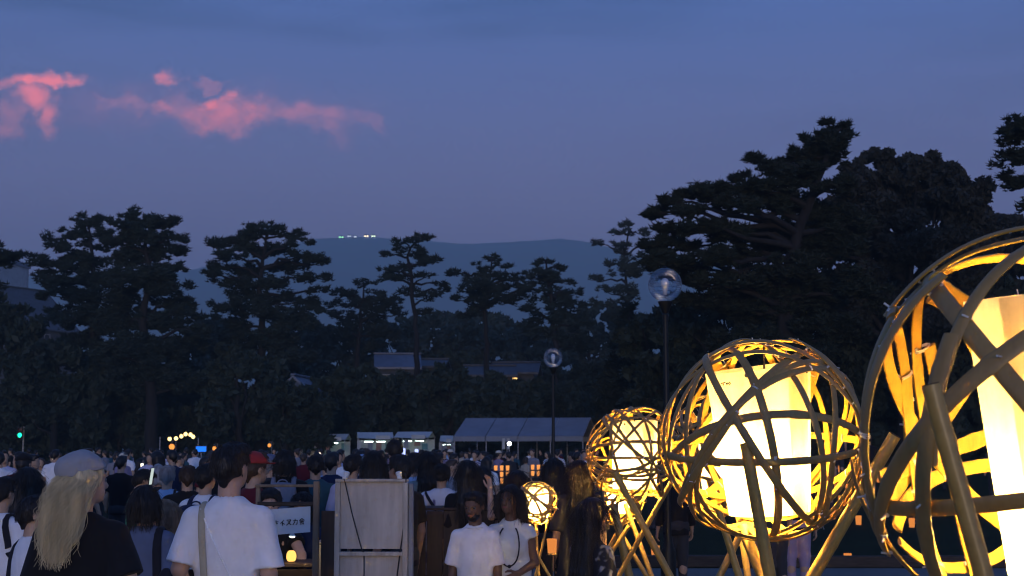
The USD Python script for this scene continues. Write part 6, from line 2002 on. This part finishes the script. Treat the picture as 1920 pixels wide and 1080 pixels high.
nk = thing('necklace', 'long dark cord necklace hanging on the pale sleeveless dress', 'necklace', p21['loc'], p21['rz'])
part(nk, 'cord', tube(P, .006, 6), bag_dark, smooth=True)
part(nk, 'knot', ball(.014, P[20], 2), bag_dark, smooth=True)
p21b = person('dark-haired woman raising her lamp-lit arm left of the small low ball lantern', 969, 882, 12.8, rz=35, fem=True, hair='black', hair_style='long', hair_vol=1.1, hair_len=.24, top=('tee', 'black'), sleeve=.6, seed=69, h=.012, armL=((.15, .06, .74), (.13, .10, .885)), armR='bent', skin='fair')
person('woman with long dark hair standing right of the small low ball lantern', 1038, 858, 13.6, rz=-6, fem=True, hair='black', hair_style='long', hair_vol=1.06, hair_len=.26, top=('tee', 'black'), seed=70, h=.013)
person('woman with long dark hair in a dark dress left of the woven ball lantern', 1086, 862, 12.6, rz=4, fem=True, hair='black', hair_style='long', hair_vol=1.05, hair_len=.3, top=('dress', 'charcoal'), sleeve=1.0, seed=71, h=.012, loose=1.15)
fl_ = pattern_cloth('floral_print', (.02, .022, .028), (.20, .21, .24), 9.0, .54, .62)
p23 = person('woman with rim-lit long dark hair in a dark floral dress by the bamboo poles', 1110, 936, 9.6, rz=-58, fem=True, hair='black', hair_style='long', hair_vol=1.2, hair_len=.42, top=('dress', 'black'), top_mat=fl_, sleeve=.8, skin='fair', seed=72, h=.011, armL=((.15, .03, .63), (.16, .12, .52)), loose=1.2)
for (px, py, dd, lab, o) in [(1266, 872, 17.0, 'dark figure behind the poles left of the middle lantern', dict(rz=10, top=('shirt', 'black'), sleeve=1.8, seed=73)),
                             (1492, 868, 17.0, 'person in pale trousers seen under the middle lantern', dict(rz=-10, top=('tee', 'black'), bottom=('trousers', 'mauve'), seed=74)),
                             (1452, 880, 16.0, 'person in dark clothes seen under the left side of the middle lantern', dict(rz=25, top=('tee', 'charcoal'), seed=75)),
                             (1070, 868, 17.5, 'person in dark clothes between the two long-haired women at right', dict(rz=0, top=('tee', 'charcoal'), seed=76))]:
    person(lab, px, py, dd, h=.016, hair='black', hair_style='short', **o)
s1_ = person('dark-haired person behind the reception table, arm lit gold by the lantern', 508, 914, 11.35, rz=185, hair='black', hair_style='short', hair_vol=1.1, top=('tee', 'black'), sleeve=.5, skin='fair', seed=77, h=.011, head_pitch=-14, armL=((.155, .09, .69), (.17, .17, .56)), armR='bent')
person('second dark-haired person behind the reception table, nearest the dark post', 570, 922, 11.6, rz=170, fem=True, hair='black', hair_style='bob', hair_vol=1.1, top=('tee', 'navy'), seed=78, h=.012, head_pitch=-10, armL='bent', armR='bent')

# ---------------------------------------------------------------- the crowd farther back
VAR = [('visitor in black with short dark hair', dict(hair='black', top=('tee', 'black'), seed=1)), ('visitor in dark grey', dict(hair='black', top=('shirt', 'charcoal'), sleeve=1.4, seed=2)), ('visitor in navy', dict(hair='black', top=('tee', 'navy'), seed=3)),
       ('long-haired visitor in black', dict(fem=True, hair='black', hair_style='long', top=('tee', 'black'), seed=4)), ('visitor in a white t-shirt', dict(hair='black', top=('tee', 'white'), seed=5)), ('long-haired visitor in a white top', dict(fem=True, hair='black', hair_style='long', top=('tee', 'white'), seed=6)),
       ('visitor in a light blue t-shirt', dict(hair='black', top=('tee', 'light_blue'), seed=7)), ('visitor in a grey t-shirt', dict(hair='brown', top=('tee', 'grey'), seed=8)), ('visitor in a beige top', dict(fem=True, hair='brown', hair_style='bob', top=('tee', 'beige'), seed=9)),
       ('visitor in a lavender shirt', dict(hair='black', top=('shirt', 'lavender'), seed=10)), ('visitor in a dark dress with a bun', dict(fem=True, hair='black', hair_style='bun', top=('dress', 'black'), seed=11)), ('visitor in a dark teal shirt', dict(hair='black', top=('tee', 'teal'), seed=12)), ('visitor in maroon', dict(hair='brown', top=('tee', 'maroon'), seed=13)), ('visitor in pale cap and mauve top', dict(hair='black', hat=('cap', 'cream'), top=('tee', 'mauve'), armL='phone', armR='phone', seed=14))]
ZONE = [(-40, 90, 'under the green signal'), (90, 215, 'behind the blond woman'), (215, 300, 'above the person in green'), (300, 370, 'under the string of bulbs'), (370, 470, 'behind the man in white'), (470, 560, 'above the framed stand'), (560, 640, 'before the brightest lit stalls'), (640, 730, 'behind the lavender t-shirt'), (730, 800, 'behind the tall dark-haired person'), (800, 860, 'behind the patterned yukata'), (860, 930, 'at the left end of the tent'), (930, 1000, 'around the floodlight'), (1000, 1060, 'behind the globe lamp post'), (1060, 1140, 'at the right end of the tent')]
rg = np.random.default_rng(77)
weights = np.array([4, 3.4, 3.4, 4, 5, 3.6, 2.2, 3, 2, 2.2, 2, 1.5, .8, 1.2])
proto, taken = {}, [tuple(x) for x in [(p_['loc'][0], p_['loc'][1]) for p_ in (p8, p9, p10, p12, p17, p20, p21, p23)]]
for prim in stage.GetPrimAtPath('/World').GetChildren():
    if prim.GetName().startswith('person'):
        q = prim.GetAttribute('xformOp:translate').Get()
        taken.append((q[0], q[1]))
made, tries, names_used, phones_used = 0, 0, set(), set()
while made < 228 and tries < 9000:
    tries += 1
    d = 15.5 + 58 * rg.uniform(0, 1) ** .8
    px = rg.uniform(-25, 1118)
    if (px > 850 and d < 24) or (918 < px < 1018 and d < 37.5):
        continue
    if px > 1000 and d < 40 and rg.uniform() < .6:
        continue
    X = (px - 960) / F * d
    if any((X - a) ** 2 + (d - b) ** 2 < .46 ** 2 for a, b in taken):
        continue
    if 66.5 < d and (px < 840):
        if rg.uniform() < .5:
            continue
    k = rg.choice(len(VAR), p=weights / weights.sum())
    lab, o = VAR[k]
    z = next(n for a, b, n in ZONE if a <= px < b)
    far_ = 'far' if d > 40 else 'mid'
    full = '%s, %s crowd %s' % (lab, far_, z)
    if full in names_used and tries < 8200:
        continue
    names_used.add(full)
    taken.append((X, d))
    sc = rg.uniform(.90, 1.03) * (.95 if o.get('fem') else 1.0)
    yaw = float(rg.normal() * 50 + (180 if rg.uniform() < .3 else 0))
    gz_ = float(ground_z(X, d))
    grp = 'crowd: %s %s, %s' % (lab, z, far_)
    if k not in proto:
        t = thing('person', full, 'person', (X, d, gz_), yaw, group=grp)
        build_person(t, 1.66, dict(o, face=False), .023)
        proto[k] = t
    else:
        t = thing('person', full, 'person', (X, d, gz_), yaw, group=grp, ref=proto[k])
        x = UsdGeom.Xformable(stage.GetPrimAtPath(t))
        x.AddScaleOp().Set(Gf.Vec3f(sc, sc, sc))
    made += 1
    if rg.uniform() < .14 and 26 < d < 62 and (z, far_) not in phones_used:
        phones_used.add((z, far_))
        c = [(.6, .7, 1.0), (.9, .95, 1.0), (1.0, .9, .7)][rg.integers(3)]
        phone('lit phone screen held up %s, %s crowd' % (z, far_), (X + .12, d - .28, gz_ + 1.45 * sc), float(rg.normal() * 12), c, .05 if d < 30 else .08, 5)

# dim figures strolling on the lantern lawn beyond the balls
LAWN_PEOPLE = [(1222, 30, 'behind the woven ball poles, left one'), (1300, 34, 'seen through the left rim of the middle ball'), (1545, 33, 'between the poles right of the middle ball'), (1568, 41, 'farthest one between the two big balls'), (1625, 36, 'at the left rim of the nearest ball'), (1705, 31, 'inside the outline of the nearest ball, left one'), (1770, 38, 'inside the outline of the nearest ball, middle one'), (1858, 34, 'inside the outline of the nearest ball, right one'), (1245, 44, 'far behind the woven ball poles'), (1410, 29, 'under the bottom of the middle ball')]
for n, (px, d, w_) in enumerate(LAWN_PEOPLE):
    k = [0, 1, 3, 2, 10, 0, 3, 1, 2, 0][n]
    X = (px - 960) / F * d
    t = thing('person', 'dim dark figure on the lantern lawn ' + w_, 'person', (X, d, float(ground_z(X, d))), float(rg.normal() * 60), group='figures on the lantern lawn', ref=proto[k])
    UsdGeom.Xformable(stage.GetPrimAtPath(t)).AddScaleOp().Set(Gf.Vec3f(.97, .97, .97))

for prim in stage.GetPrimAtPath('/World').GetChildren():
    lb = prim.GetCustomDataByKey('label')
    if lb and len(lb.split()) > 16:
        prim.SetCustomDataByKey('label', lb.replace(' with short dark hair', '').replace('in pale cap and mauve top', 'in a pale cap').replace(' with a bun', ''))
